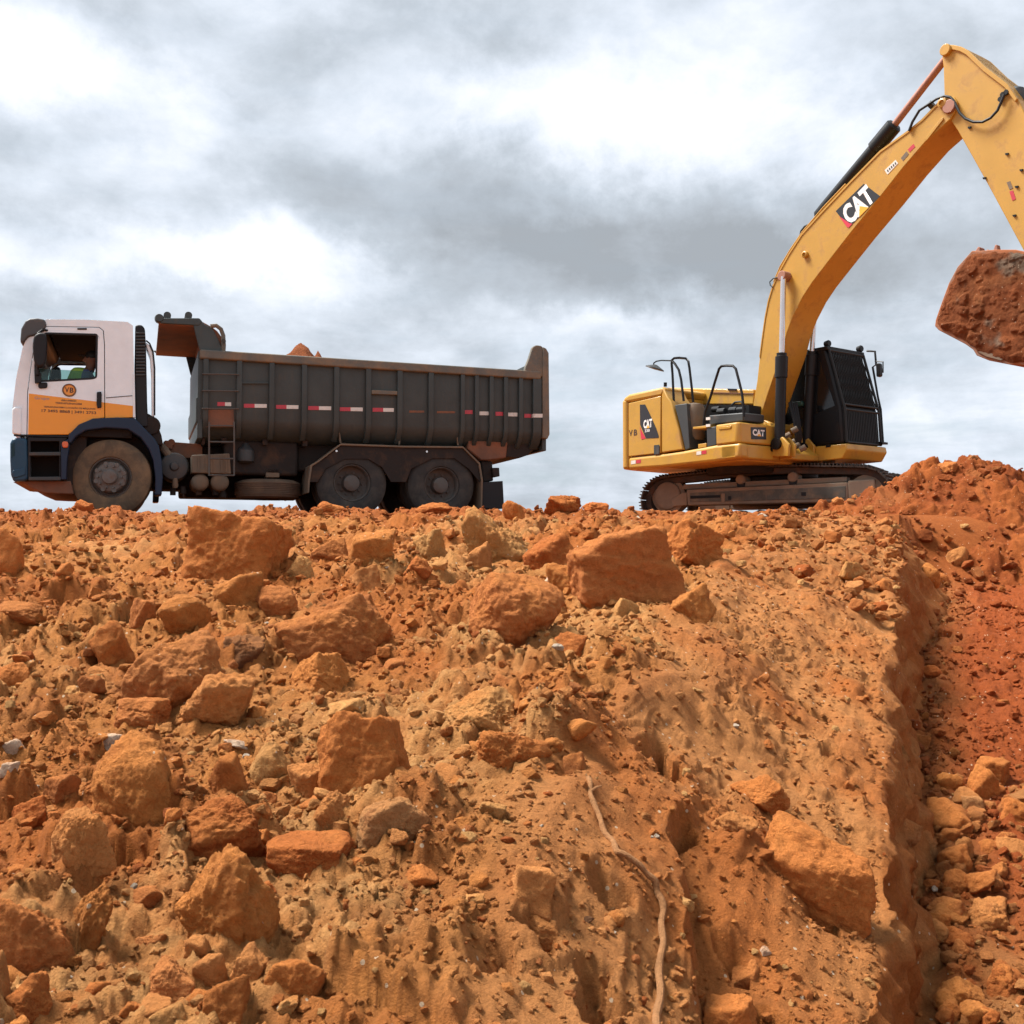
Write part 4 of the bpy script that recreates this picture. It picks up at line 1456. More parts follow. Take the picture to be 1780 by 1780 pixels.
    MB().prism(T.poly([(231, 650), (234, 648), (235.5, 726), (231, 726)]), -.012, .06).build("cab_edge_trim", M["white"], TRUCK, bevel=.006)
    # seats, wheel
    for w in (.34, 1.35):
        s = MB()
        u1 = T.uv(170, 640)[0]
        zs = T.uv(100, 700)[1]
        s.box((u1 - .50, w - .02, zs - .12), (u1 + .02, w + .48, zs + .02))
        m4 = Matrix.Translation((u1 + .03, w, zs)) @ Matrix.Rotation(R(12), 4, "Y")
        s.box((0, -.02, 0), (.12, .46, .62), m4)
        s.box((.01, .10, .63), (.10, .36, .84), m4)
        s.build("seat", M["seat"], TRUCK, bevel=.05, seg=3)
    uw, zw = T.uv(97, 668)
    st = MB()
    q = Matrix.Translation((uw, .58, zw)) @ Matrix.Rotation(R(-38), 4, "Y")
    st.tube([q @ Vector((.23 * math.cos(k * .2618), .23 * math.sin(k * .2618), 0)) for k in range(24)], .016, 7, True)
    st.cyl(q @ Vector((0, 0, -.30)), q @ Vector((0, 0, 0)), .03)
    for a in (0, 2.1, 4.2):
        st.cyl(q @ Vector((0, 0, -.01)), q @ Vector((.22 * math.cos(a), .22 * math.sin(a), 0)), .012)
    st.build("steering_wheel", M["interior"], TRUCK)
    # sun visor over the windscreen
    v = MB()
    prof = P([(35.5, 590), (37, 572), (44, 559), (52, 554.5), (66, 553.5), (78, 556), (81.5, 566), (76, 577), (64, 583), (50, 586), (42, 596), (36, 597)])
    v.prism(prof, -.03, WC + .03)
    v.build("sun_visor", M["grey_plastic"], TRUCK, bevel=.03, seg=3)
    # door mirror and its arms, on the near and the far side
    for w, sg in ((-.10, -1), (WC + .10, 1)):
        mi = MB().prism(rounded(P([(61, 588), (70, 582), (82, 584), (83.5, 600), (82, 628), (79, 641), (66, 643), (61, 632), (58.5, 606)]), .05), w - .09, w + .05).build("door_mirror", M["black_plastic"], TRUCK, bevel=.03, seg=3)
        a = MB()
        pa, pb, pc = T.uv(66, 583), T.uv(75, 574), T.uv(64, 652)
        a.tube([(pa[0], w, pa[1]), (pb[0], w * .5 if sg < 0 else (w + WC) / 2, pb[1]), (pb[0] + .05, 0 if sg < 0 else WC, pb[1])], .016, 8)
        a.build("mirror_arm", M["black_plastic"], mi)
        a = MB()
        a.tube([(T.uv(66, 640)[0], w, T.uv(66, 640)[1]), (T.uv(66, 652)[0], w, T.uv(66, 652)[1]), (T.uv(70, 658)[0], 0 if sg < 0 else WC, T.uv(70, 658)[1])], .02, 8)
        a.prism(P([(60.5, 645), (72, 650), (72, 666), (61.5, 667)]), w + .02 if sg < 0 else WC, .01 if sg < 0 else w)
        a.build("mirror_arm", M["black_plastic"], mi)
    # air intake stack with louvres behind the cab
    st = MB().prism(rounded(P([(235, 563), (247, 563.5), (252, 570), (254, 600), (256, 700), (258, 742), (236, 742), (233.5, 640)]), .04), .04, .40).build("intake_stack", M["black_plastic"], TRUCK, bevel=.02)
    for k in range(14):
        y = 577 + k * 5.6
        MB().prism(P([(236, y), (252.5, y), (252.5, y + 2.6), (236, y + 2.6)]), .018, .045).build("louvre", M["mgrey"], st, bevel=.004)
    MB().prism(P([(254, 593), (260, 598), (266, 612), (268.5, 640), (268.5, 722), (264, 723), (263, 650), (261, 618), (255, 603)]), .08, .36).build("side_deflector", M["white"], TRUCK, bevel=.01)
    MB().tube([T.p3(*p, .07) for p in [(254, 592), (260, 597), (266, 611), (268.8, 640), (268.8, 722)]], .012, 6).build("deflector_edge", M["black_plastic"], TRUCK)
    k = MB()
    k.prism(P([(256, 716), (266, 722), (272, 729), (276, 742), (281, 755), (284, 772), (258, 772)]), .10, .75)
    k.cyl(T.p3(262, 740, .06), T.p3(262, 740, .5), .13, n=20)
    k.build("exhaust_box", M["chassis"], TRUCK, bevel=.02)


def clip_below(p, z):
    out = []
    n = len(p)
    for i in range(n):
        a, b = p[i], p[(i + 1) % n]
        if a[1] <= z:
            out.append(a)
        if (a[1] - z) * (b[1] - z) < 0:
            t = (z - a[1]) / (b[1] - a[1])
            out.append((a[0] + (b[0] - a[0]) * t, z))
    return out


def build_cab_base():
    P = T.poly
    # wheel arch
    outer = [(119, 757), (126, 750), (137, 738.5), (162, 728), (205, 726), (235, 728), (252, 746), (268, 762), (276, 775), (281, 800), (283, 830), (281, 861)]
    inner = [(269, 861), (270, 830), (266, 800), (258, 780), (244, 761), (222, 747), (184, 744.5), (150, 749), (133, 759), (124, 771), (119, 771)]
    MB().prism(P(outer + inner), -.05, .34).build("wheel_arch", M["blue"], TRUCK, bevel=.018, seg=3)
    MB().prism(P(outer + inner), WC - .30, WC + .05).build("wheel_arch", M["blue"], TRUCK, bevel=.018)
    li = MB()
    li.prism(P([(124, 760), (150, 745), (184, 741), (224, 744), (246, 758), (262, 780), (268, 805), (268, 835), (252, 835), (232, 800), (190, 778), (150, 785), (135, 810), (126, 835)]), .34, WC - .34)
    li.prism(P([(104, 764), (128, 762), (150, 747), (150, 790), (128, 815), (128, 842), (104, 842)]), .12, WC - .12)
    li.build("engine_well_fill", M["chassis"], TRUCK, bevel=.02)  # engine mass, filled solid so the wheel well reads dark
    # bumper with wrapped corner, steps, lamp, skirt
    b = MB().prism(P([(17.5, 771), (21, 763), (30, 761), (47, 762), (48, 800), (48, 834), (42, 836), (24, 838), (19, 826), (17.5, 800)]), -.02, WC + .02).build("bumper", M["bumper_blue"], TRUCK, bevel=.03, seg=3)
    MB().prism(rounded(P([(21, 818), (44, 813), (45, 826), (24, 832)]), .03), -.034, .0).build("fog_lamp", M["bumper_blue"], b, bevel=.01)
    MB().prism(P([(20, 772), (26, 770), (26, 792), (20, 796)]), -.027, .0).build("head_lamp", M["glass"], b)
    st = MB().prism(P([(48, 760), (118, 760.5), (110, 770), (106, 776), (106, 835), (48, 835)]), .0, .06, [P([(53, 767), (103, 767), (103, 786), (53, 786)]), P([(53, 792), (103, 791), (103, 828), (53, 829)])])
    st = st.build("step_panel", M["black_plastic"], TRUCK, bevel=.008)
    MB().prism(P([(50, 762), (112, 762), (106, 834), (50, 834)]), .30, .34).build("step_back", M["interior"], st)
    for ya, yb in ((786, 792), (829, 835)):
        MB().prism(P([(50, ya), (106, ya - .5), (106, yb), (50, yb)]), -.012, .30).build("step_tread", M["mgrey"], st, bevel=.006)
    MB().prism(P([(106, 774), (112, 767), (120, 762), (121, 775), (117, 800), (116, 834), (106, 834)]), -.03, .10).build("arch_lip", M["blue"], TRUCK, bevel=.012)
    MB().prism(rounded(P([(108, 768), (119, 768), (119, 779), (109, 779)]), .03), -.06, -.025).build("turn_lamp", M["amber"], TRUCK, bevel=.01)
    MB().prism(P([(20, 837), (46, 835), (106, 835), (122, 835), (128, 858), (100, 857.5), (74, 856), (52, 847), (42, 839)]), .10, WC - .1).build("belly_skirt", M["bed_rust"], TRUCK, bevel=.02)


def build_wheel(u, w, r, front, name="wheel", far=False):
    """tyre, rim and hub; the wheel stands with its face towards the given side"""
    wh = empty(name, (u, w, r))
    wh.parent = TRUCK
    s = -1 if not far else 1
    if front:
        wh.rotation_euler = (0, 0, R(-9))
    ax = (0, s, 0)
    tw = .285
    tm = M["tyre_front"] if front else M["tyre"]
    # tyre: from bead over the wall and the grooved tread to the inner bead (t = 0 is the outer face)
    pr = [(.268, -.035), (.285, -.008), (.33, .0), (.40, -.004), (.455, -.014), (.492, -.03), (.508, -.045)]
    tread = []
    t = -.048
    for k in range(5):
        tread += [(.519 if 0 < k < 4 else .515, t), (.519 if 0 < k < 4 else .515, t - .030), (.506, t - .033), (.506, t - .040)]
        t -= .0405
    pr += tread[:-2]
    pr += [(.508, -tw + .045), (.492, -tw + .03), (.44, -tw + .01), (.33, -tw), (.268, -tw + .035)]
    y = MB().lathe(pr, (0, 0, 0), ax, 56, closed=True)
    t1 = y.build("tyre", tm, wh, angle=40)
    rm = MB()
    if front:
        rm.lathe([(.275, -.20), (.275, -.03), (.262, -.022), (.252, -.045), (.245, -.09), (.225, -.10), (.215, -.06), (.205, .005), (.185, .026), (.12, .03), (.10, .03), (.10, .075), (.085, .09), (.02, .092)], (0, 0, 0), ax, 40)
        rim = rm.build("rim", M["rim"], wh, angle=28)
        nb = MB()
        for k in range(10):
            a = k * 2 * math.pi / 10
            nb.cyl((.152 * math.cos(a), s * .024, .152 * math.sin(a)), (.152 * math.cos(a), s * .062, .152 * math.sin(a)), .017, .013, n=6)
        nb.build("wheel_nuts", M["rim"], wh)
        hb = MB()
        for k in range(8):                                   # lobed hub flange that stands proud of the nuts
            a = k * 2 * math.pi / 8 + .3
            hb.cyl((.185 * math.cos(a), s * -.01, .185 * math.sin(a)), (.185 * math.cos(a), s * .034, .185 * math.sin(a)), .038, .03, n=10)
        hb.build("hub_lobe", M["rim"], wh)
    else:
        rm.lathe([(.275, -.26), (.275, -.03), (.262, -.02), (.250, -.04), (.242, -.15), (.20, -.175), (.13, -.18), (.125, -.10), (.115, -.055), (.09, -.045), (.02, -.043)], (0, 0, 0), ax, 40)
        rm.build("rim", M["rim_dark"], wh, angle=28)
        nb = MB()
        for k in range(10):
            a = k * 2 * math.pi / 10
            nb.cyl((.165 * math.cos(a), s * -.18, .165 * math.sin(a)), (.165 * math.cos(a), s * -.145, .165 * math.sin(a)), .016, n=6)
        nb.build("wheel_nuts", M["rim_dark"], wh)
    return wh


def copy_tree(o, parent=None):
    c = o.copy()
    COL.objects.link(c)
    c.parent = parent
    for ch in list(o.children):
        copy_tree(ch, c)
    return c


U1, U2 = 3.30, 4.66                                          # the two rear axles


def build_running_gear():
    P = T.poly
    build_wheel(0, .02, .52, True)
    build_wheel(0, WC - .02, .52, True, far=True)
    a = build_wheel(U1, .02, .519, False)
    b = build_wheel(U1, 2.40, .519, False, far=True)
    for u, w, src in ((U1, .35, a), (U2, .02, a), (U2, .35, a), (U1, 2.07, b), (U2, 2.40, b), (U2, 2.07, b)):
        c = copy_tree(src, TRUCK)
        c.location = (u, w, .519)
    ch = MB()
    z0, z1 = .78, 1.05
    for w in (.78, 1.56):
        ch.box((-.95, w, z0), (5.55, w + .08, z1))
    for u in (-.5, 1.0, 2.2, 3.98, 5.4):
        ch.box((u, .86, z0 + .03), (u + .12, 1.56, z1 - .03))
    ch.build("chassis_rail", M["chassis"], TRUCK, bevel=.01)
    ax = MB()
    for u in (0, U1, U2):
        ax.cyl((u, .2, .52), (u, 2.2, .52), .085, n=14)
        if u:
            ax.lathe([(.05, -.22), (.2, -.16), (.25, 0), (.2, .16), (.05, .22)], (u, 1.2, .54), (0, 1, 0), 18)
    ax.cyl((.4, 1.2, .75), (3.2, 1.2, .6), .06)
    ax.box((U1 - .55, .66, .70), (U2 + .55, .77, .80))
    ax.box((U1 - .55, 1.65, .70), (U2 + .55, 1.76, .80))
    ax.build("axle", M["chassis"], TRUCK, bevel=.01)
    # gearbox plus dark boxes put in for the gloom between the rails
    gb = MB()
    gb.box((.35, .90, .42), (1.5, 1.50, 1.0))
    gb.box((1.5, .30, .62), (2.55, .80, 1.12))
    gb.box((2.55, .45, .70), (5.4, .76, 1.18))
    ft = MB().cyl((.95, 2.02, .68), (2.55, 2.02, .68), .34, n=26).build("fuel_tank", M["chassis"], TRUCK, bevel=.03)
    gb.box((1.0, 1.0, .32), (2.7, 1.6, .75))
    gb.build("gearbox_and_gloom", M["chassis"], TRUCK, bevel=.04)
    # dusty frame top seen between cab and body
    fr = MB()
    fr.prism(P([(284, 767), (352, 772), (352, 796), (310, 796), (284, 790)], .55), .55, .62)
    fr.box((T.uv(286, 780, .5)[0], .5, T.uv(286, 780, .5)[1]), (T.uv(300, 780, .5)[0], .8, T.uv(300, 766, .5)[1]))
    fr.cyl(T.p3(298, 769, .5), T.p3(298, 769, .75), .05)
    fr.build("frame_plate", M["bed_rust"], TRUCK, bevel=.008)
    c = T.uv(303, 811, .2)
    af = MB().lathe([(.20, .5), (.20, .05), (.185, .0), (.12, -.015), (.06, -.02), (.055, -.05), (.02, -.055)], (c[0], .2, c[1]), (0, 1, 0), 28)
    af = af.build("air_filter", M["mgrey"], TRUCK, bevel=.008)
    MB().tube([T.p3(305, 800, .25), T.p3(292, 790, .25), T.p3(284, 779, .3), T.p3(276, 774, .4)], .055, 10).build("intake_hose", M["chassis_dust"], af)
    MB().lathe([(.03, 0), (.045, .04), (.03, .14)], T.p3(304.5, 836, .2) - Vector((0, 0, .1)), (0, 0, 1), 12).build("dust_valve", M["chassis_dust"], af)
    bx = MB().prism(P([(333, 791), (399, 788), (402, 824), (334, 822)], .12), .12, .62).build("battery_box", M["chassis_dust"], TRUCK, bevel=.012)
    for x in (344, 357, 366, 384, 392):
        MB().prism(P([(x, 791.5), (x + 2.6, 791.4), (x + 2.8, 821), (x + .2, 821)], .1), .104, .125).build("box_rib", M["chassis_dust"], bx)
    for x, r in ((348, 15.2), (382.5, 15.8)):
        c = T.uv(x, 838, .16)
        rr = r * (14.3 / F)
        MB().lathe([(rr * .3, -.03), (rr * .72, -.02), (rr * .95, .01), (rr, .05), (rr, .60), (rr * .8, .66)], (c[0], .16, c[1]), (0, 1, 0), 28).build("air_tank", M["chassis_dust"], TRUCK, angle=40)
    vl = MB()
    for x, y in ((374, 858), (387, 862), (345, 858), (300, 858), (318, 856)):
        vl.cyl(T.p3(x, y - 10, .3), T.p3(x, y + 2, .3), .035)
        vl.box(T.p3(x - 4, y + 2, .3), T.p3(x + 5, y - 5, .45))
    vl.build("drain_valve", M["chassis"], TRUCK)
    cu, cz = T.uv(427, 790, .3)
    MB().lathe([(.03, .16), (.05, .13), (.115, .06), (.125, -.03), (.12, -.10), (.07, -.13)], (cu, .3, cz), (0, 0, 1), 20).build("filter_bowl", M["mgrey"], TRUCK)
    # spare wheel lying flat
    (ua, zt), (ub, zb) = T.uv(413, 830, .08), T.uv(531, 866, .08)
    rad = (ub - ua) / 2
    sp = empty("spare_wheel", ((ua + ub) / 2, .10 + rad, zt))
    sp.parent = TRUCK
    h = zt - zb
    pr = [(rad * .55, -.02), (rad * .8, .0), (rad * .94, -.025)]
    n = 7
    for k in range(n):
        a = -.05 - (h - .10) * k / n
        st = (h - .10) / n
        pr += [(rad, a), (rad, a - st * .62), (rad * .955, a - st * .68), (rad * .955, a - st * .95)]
    pr += [(rad * .94, -h + .025), (rad * .8, -h), (rad * .55, -h + .02)]
    MB().lathe(pr, (0, 0, 0), (0, 0, 1), 56, closed=True).build("tyre", M["spare_tyre"], sp, angle=25)
    MB().lathe([(rad * .56, -h + .03), (rad * .56, -.03), (rad * .3, -.06), (.03, -.06)], (0, 0, 0), (0, 0, 1), 30).build("rim", M["rim_dark"], sp)
    MB().prism(P([(462, 815), (486, 815), (486, 830), (462, 830)], .3), .3, .5).build("spare_bracket", M["chassis_dust"], TRUCK, bevel=.01)
    # rear fender: a bent flat plate over both axles
    line = [(533.5, 857), (535, 836), (539, 809), (554, 800), (592, 771), (700, 775), (804, 776), (834, 805.5), (838.5, 834), (837.5, 883)]
    top = P(line)
    thick = [(a, b - .028) for a, b in top]
    thick[0] = (top[0][0] + .028, top[0][1])
    thick[1] = (top[1][0] + .028, top[1][1])
    thick[2] = (top[2][0] + .028, top[2][1] - .012)
    thick[-1] = (top[-1][0] - .028, top[-1][1])
    thick[-2] = (top[-2][0] - .028, top[-2][1])
    thick[-3] = (top[-3][0] - .028, top[-3][1] - .012)
    for w0, w1 in ((-.03, .66), (1.76, 2.45)):
        f = MB().prism(top + thick[::-1], w0, w1).build("rear_fender", M["chassis_dust"], TRUCK, bevel=.006)
    fv = MB().prism(P([(541, 810), (556, 802), (594, 774), (803, 779), (832, 807), (836, 834), (834, 838), (815, 815), (790, 797), (752, 797), (715, 815), (706, 838), (680, 838), (664, 812), (640, 798), (600, 798), (566, 815), (552, 838), (536, 838)]), .0, .03)
    fv.build("fender_skirt", M["chassis"], TRUCK, bevel=.005)
    for x, y in ((585, 784), (742, 785)):
        p = T.uv(x, y, -.01)
        MB().cyl((p[0], -.012, p[1]), (p[0], .01, p[1]), .016, n=10).build("marker_lamp", M["chrome"], TRUCK)
    for x0, y0, x1, y1 in ((588, 742, 592, 770), (696, 745, 694, 773), (794, 750, 796, 774)):
        MB().cyl(T.p3(x0, y0, .1), T.p3(x1, y1, .1), .014, n=8).build("fender_stay", M["chassis_dust"], TRUCK)
    # tail: mudflap, lamp box, rear frame
    MB().prism(P([(839.5, 838), (874, 836), (876.5, 884), (838.5, 884)], .05), .05, .62).build("mud_flap", M["black_plastic"], TRUCK, bevel=.005)
    MB().prism(P([(839.5, 838), (874, 836), (876.5, 884), (838.5, 884)], .05), 1.80, 2.37).build("mud_flap", M["black_plastic"], TRUCK, bevel=.005)
    tl = MB()
    tl.prism(P([(836, 800), (856, 802), (858, 836), (840, 838), (838, 815)], .2), .2, 2.2)
    tl.build("rear_crossmember", M["chassis"], TRUCK, bevel=.02)
    MB().prism(P([(856, 813), (868, 813), (869, 828), (858, 829)], .1), .1, .36).build("tail_lamp", M["chassis"], TRUCK, bevel=.01)
    MB().prism(P([(815, 764), (883, 768), (880, 796), (850, 800), (836, 800), (812, 780)], .12), .12, 2.3).build("hinge_bracket", M["bed_rust"], TRUCK, bevel=.02)
    MB().prism(P([(883, 766), (934, 764), (930, 780), (922, 786), (918, 791), (904, 796), (880, 794), (866, 797), (856, 799), (880, 790)], .15), .15, 2.25).build("tail_sill", M["chassis"], TRUCK, bevel=.02)


def build_body():
    P = T.poly
    WB = 2.46
    # heights from the photograph
    u0, zt = T.uv(350, 618)
    ue, zte = T.uv(938, 640)
    zr = T.uv(350, 628)[1]
    zbot = T.uv(600, 758)[1]
    z_t = (zt + zte) / 2
    # hull: near wall, curved-in bottom, far wall (a section carried along the body)
    o = .02
    zs = T.uv(600, 735)[1]
    sec = [(o, z_t), (o, zs), (o + .03, zs - .09), (o + .11, zs - .19), (o + .24, zs - .27), (o + .45, zs - .31), (WB / 2, zs - .33)]
    sec += [(WB - a, b) for a, b in sec[-2::-1]]
    th = .03
    inn = [(a + (th if a < WB / 2 else -th if a > WB / 2 else 0), b + (th if i not in (0, len(sec) - 1) else 0)) for i, (a, b) in enumerate(sec)]
    loop = sec + inn[::-1]
    hull = MB().loft([[(u, w, z) for w, z in loop] for u in np.linspace(u0, ue, 6)])
    body = hull.build("body_wall", M["bed"], TRUCK, angle=40)
    # top rail
    ua, ub = T.uv(347, 620)[0], T.uv(913, 640)[0]
    for w0, w1 in ((-.055, .10), (WB - .10, WB + .055)):
        zl = z_t - .115
        MB().box((ua, w0, zl), (ub + .25, w1, z_t + .012)).build("top_rail", M["bed_rail"], TRUCK, bevel=.022, seg=3)
    # uprights follow the wall and its curve
    def upright(x0, x1, name="upright", m="bed", lo=1.0, depth=.062):
        for sgn in (0, 1):
            a, b = T.uv(x0, 690)[0], T.uv(x1, 690)[0]
            q = [(o, z_t - .11), (o, zs), (o + .03, zs - .09), (o + .11, zs - .19), (o + .20, zs - .245)]
            ofs = [(o - depth, z_t - .11), (o - depth, zs), (o - depth + .03, zs - .10), (o + .05, zs - .21), (o + .13, zs - .275)]
            lp = ofs + q[::-1]
            if sgn:
                lp = [(WB - w, z) for w, z in lp]
            MB().loft([[(u, w, z) for w, z in lp] for u in (a, b)]).build(name, M[m], TRUCK, bevel=.01)
    for xc in (357.5, 415.5, 472, 528.5, 584.5, 640, 694.5, 748.5):
        upright(xc - 4.6, xc + 4.6)
    for xc in (803.5, 828, 853.5, 878.5, 904.5):
        upright(xc - 3.6, xc + 3.6)
    upright(925, 940, depth=.07)
    # horizontal stiffeners, the pressed-out step and the ladder
    MB().prism(P([(645, 678), (690, 680), (690, 687), (645, 685.5)]), -.035, .03).build("side_step", M["bed_rail"], TRUCK, bevel=.008)
    MB().prism(P([(419, 665), (467, 665), (467, 667), (419, 667)]), -.018, .03).build("stiffener", M["bed"], TRUCK)
    # tape, a red and a white piece in each bay
    for x, xe, y, r in ((378, 402, 702, .55), (424, 464, 705, .47), (480, 519, 707, .47), (536, 576, 709, .47), (591, 631, 711, .47), (648, 685, 712, .5),
                        (805, 822, 716, 1), (834, 850, 718, 0), (862, 877, 719, 1), (883, 900, 720, 0), (912, 924, 722.5, 1), (925, 941, 723, 0)):
        hh = 3.4
        xm = x + (xe - x) * r
        if r > 0:
            MB().prism(P([(x, y - hh), (xm, y - hh + .2), (xm, y + hh), (x, y + hh)], -.0), o - .006 if x < 920 else -.056, o + .002).build("red_tape", M["tape_red"], TRUCK)
        if r < 1:
            w = o - .006 if x < 920 else -.056
            MB().prism(P([(xm, y - hh + .4), (xe, y - hh + .6), (xe, y + hh + .2), (xm, y + hh)], -.0), w, o + .002).build("white_tape", M["tape_white"], TRUCK)
    for x, xe, y in ((712, 738, 715), (760, 792, 716)):
        MB().prism(P([(x, y - 1.8), (xe, y - 1.5), (xe, y + 2), (x, y + 2)]), o - .004, o + .002).build("worn_tape", M["bed_rust"], TRUCK)
    # front wall with its dust skirt and the guard over the cab
    MB().prism([(u0 - .04, z_t), (u0 + .03, z_t), (u0 + .03, zs - .30), (u0 - .04, zs - .30)], .03, WB - .03).build("front_wall", M["bed"], TRUCK, bevel=.01)
    MB().prism(P([(341, 690), (349, 690), (350, 740), (347, 739), (341, 732)]), .05, WB - .05).build("front_wall_rib", M["bed"], TRUCK, bevel=.01)
    MB().prism(P([(348, 732), (356, 744), (356, 772), (352, 772)], .2), .2, 2.2).build("body_pivot", M["chassis"], TRUCK)
    MB().prism(P([(357, 712), (406, 712), (408, 742), (358, 742)]), o - .005, o + .01).build("rust_patch", M["bed_rust"], TRUCK)
    g0, zg = T.uv(276, 554)
    g1 = T.uv(352, 560)[0]
    gd = MB()
    gd.box((g0, .02, zg - .07), (g1 + .05, WB - .02, zg - .015))
    gd = gd.build("cab_guard", M["bed_rust"], TRUCK, bevel=.008)
    for w0 in (-.01, WB - .05):
        MB().prism(P([(271, 553), (289, 553), (346, 553), (350, 560), (346, 566), (294, 563), (280, 562)]), w0, w0 + .06).build("guard_rail", M["bed"], gd, bevel=.01)
    for x in (291, 328):
        u, z = T.uv(x, 547)
        MB().lathe([(.05, 0), (.05, 2.40)], (u, .03, z), (0, 1, 0), 14).build("tarpaulin_roller" if x == 291 else "guard_pipe", M["bed"], gd)
    MB().lathe([(.05, 0), (.062, .04), (.062, .12), (.05, .15)], T.p3(277, 552, -.03), (0, 1, 0), 14).build("roller_end", M["bed"], gd)
    for w0 in (.0, WB - .05):
        ck = MB().prism(P([(334, 556), (347, 553), (356, 564), (369, 570), (392, 616), (351, 617), (345, 600)]), w0, w0 + .05).build("guard_cheek", M["bed"], gd, bevel=.01)
    MB().prism(P([(349, 556), (369, 567), (378, 574), (390, 590), (390, 616), (384, 614), (370, 590), (352, 566)]), .05, WB - .05).build("guard_slope", M["bed_rust"], gd, bevel=.01)
    MB().tube([T.p3(366, 567, .0), T.p3(376, 566, .0), T.p3(384, 572, .0), T.p3(388, 583, .0), T.p3(389, 600, .0), T.p3(388, 615, .0)], .03, 8).build("guard_pipe", M["bed_rail"], gd)
    MB().cyl(T.p3(389, 593, -.06), T.p3(389, 593, .05), .03).build("lock_pin", M["bed"], gd)
    # raised tail corners and the tailgate
    for w0 in (-.045, WB - .04):
        MB().prism(rounded(P([(911, 640), (917, 626), (924, 604), (930, 600.5), (942, 602), (944, 640), (944, 656), (911, 652)]), .05), w0, w0 + .085).build("tail_corner", M["bed_rail"], TRUCK, bevel=.015)
        MB().prism(P([(941, 604), (947, 607), (951.5, 615), (953, 756), (949, 764), (941, 762)]), w0 - .02, w0 + .12).build("tail_post", M["bed_rail"], TRUCK, bevel=.012)
    tu = T.uv(944, 700)[0]
    MB().box((tu, .04, zs - .30), (tu + .07, WB - .04, z_t + .25)).build("tailgate", M["bed"], TRUCK, bevel=.01)
    sb = MB()
    for w in (.80, 1.58):
        sb.box((u0 + .1, w, 1.06), (ue - .1, w + .09, zs - .30))
    for u in np.linspace(u0 + .3, ue - .2, 9):
        sb.box((u, .22, zs - .34), (u + .07, WB - .22, zs - .26))
    sb.build("body_bearer", M["chassis"], TRUCK)
    # ladder: lower frame and the rungs welded to the wall
    ld = MB()
    for x in (363.5, 407):
        ld.tube([T.p3(x, 733, -.06), T.p3(x, 770, -.06), T.p3(x, 827, -.05)], .013, 7)
    for y in (740, 768, 797, 826):
        ld.cyl(T.p3(363.5, y, -.06), T.p3(407, y + .4, -.06), .012, n=7)
    ld = ld.build("ladder", M["ladder"], TRUCK)
    for y in (650, 679, 710):
        MB().tube([T.p3(352, y, .0), T.p3(352, y, -.075), T.p3(415, y + .8, -.075), T.p3(415, y + .8, .0)], .010, 7).build("rung", M["ladder"], ld)


build_cab()
build_cab_base()
build_running_gear()
build_body()


def build_load():
    """soil heaped in the truck's body; only its peak stands above the rail"""
    u0, u1 = T.uv(356, 640)[0], T.uv(936, 650)[0]
    n, k = 150, 60
    U, Wd = np.meshgrid(np.linspace(u0, u1, n), np.linspace(.09, 2.37, k))
    zt = T.uv(640, 630)[1]
    pu, pz = T.uv(521, 596, 1.1)
    z = zt - .34 + .10 * fbm2(U * 1.2, Wd * 1.2, 4, 401) + .35 * clods2(U, Wd, .22, .5, 402) + .3 * clods2(U, Wd, .1, .5, 403)
    d = np.sqrt(((U - pu) / .40) ** 2 + ((Wd - 1.1) / .7) ** 2)
    zr = pz + .09 * fbm2(U * 5, Wd * 5, 3, 404)
    z = np.maximum(z, zr - .45 * d ** 1.1)
    d2 = np.sqrt(((U - T.uv(553, 612, 1.1)[0]) / .10) ** 2 + ((Wd - 1.1) / .2) ** 2)
    z = np.maximum(z, T.uv(553, 610, 1.1)[1] + .02 - .22 * d2)
    z = np.minimum(z, np.where((Wd < .2) | (Wd > 2.26), zt - .2, 99))
    C = np.array((.30, .085, .025))[None, None] * (1 + .25 * fbm2(U * 3, Wd * 3, 3, 405))[..., None]
    P = np.stack([U, Wd, z], -1)
    o = mesh_from_grid("soil_load", P, C.astype(np.float32), SOIL)
    o.location = T.o
    o.rotation_euler = (0, 0, T.rot)
    tag(o, "red soil heaped inside the dump truck's body with one peak showing", "soil load")


build_load()


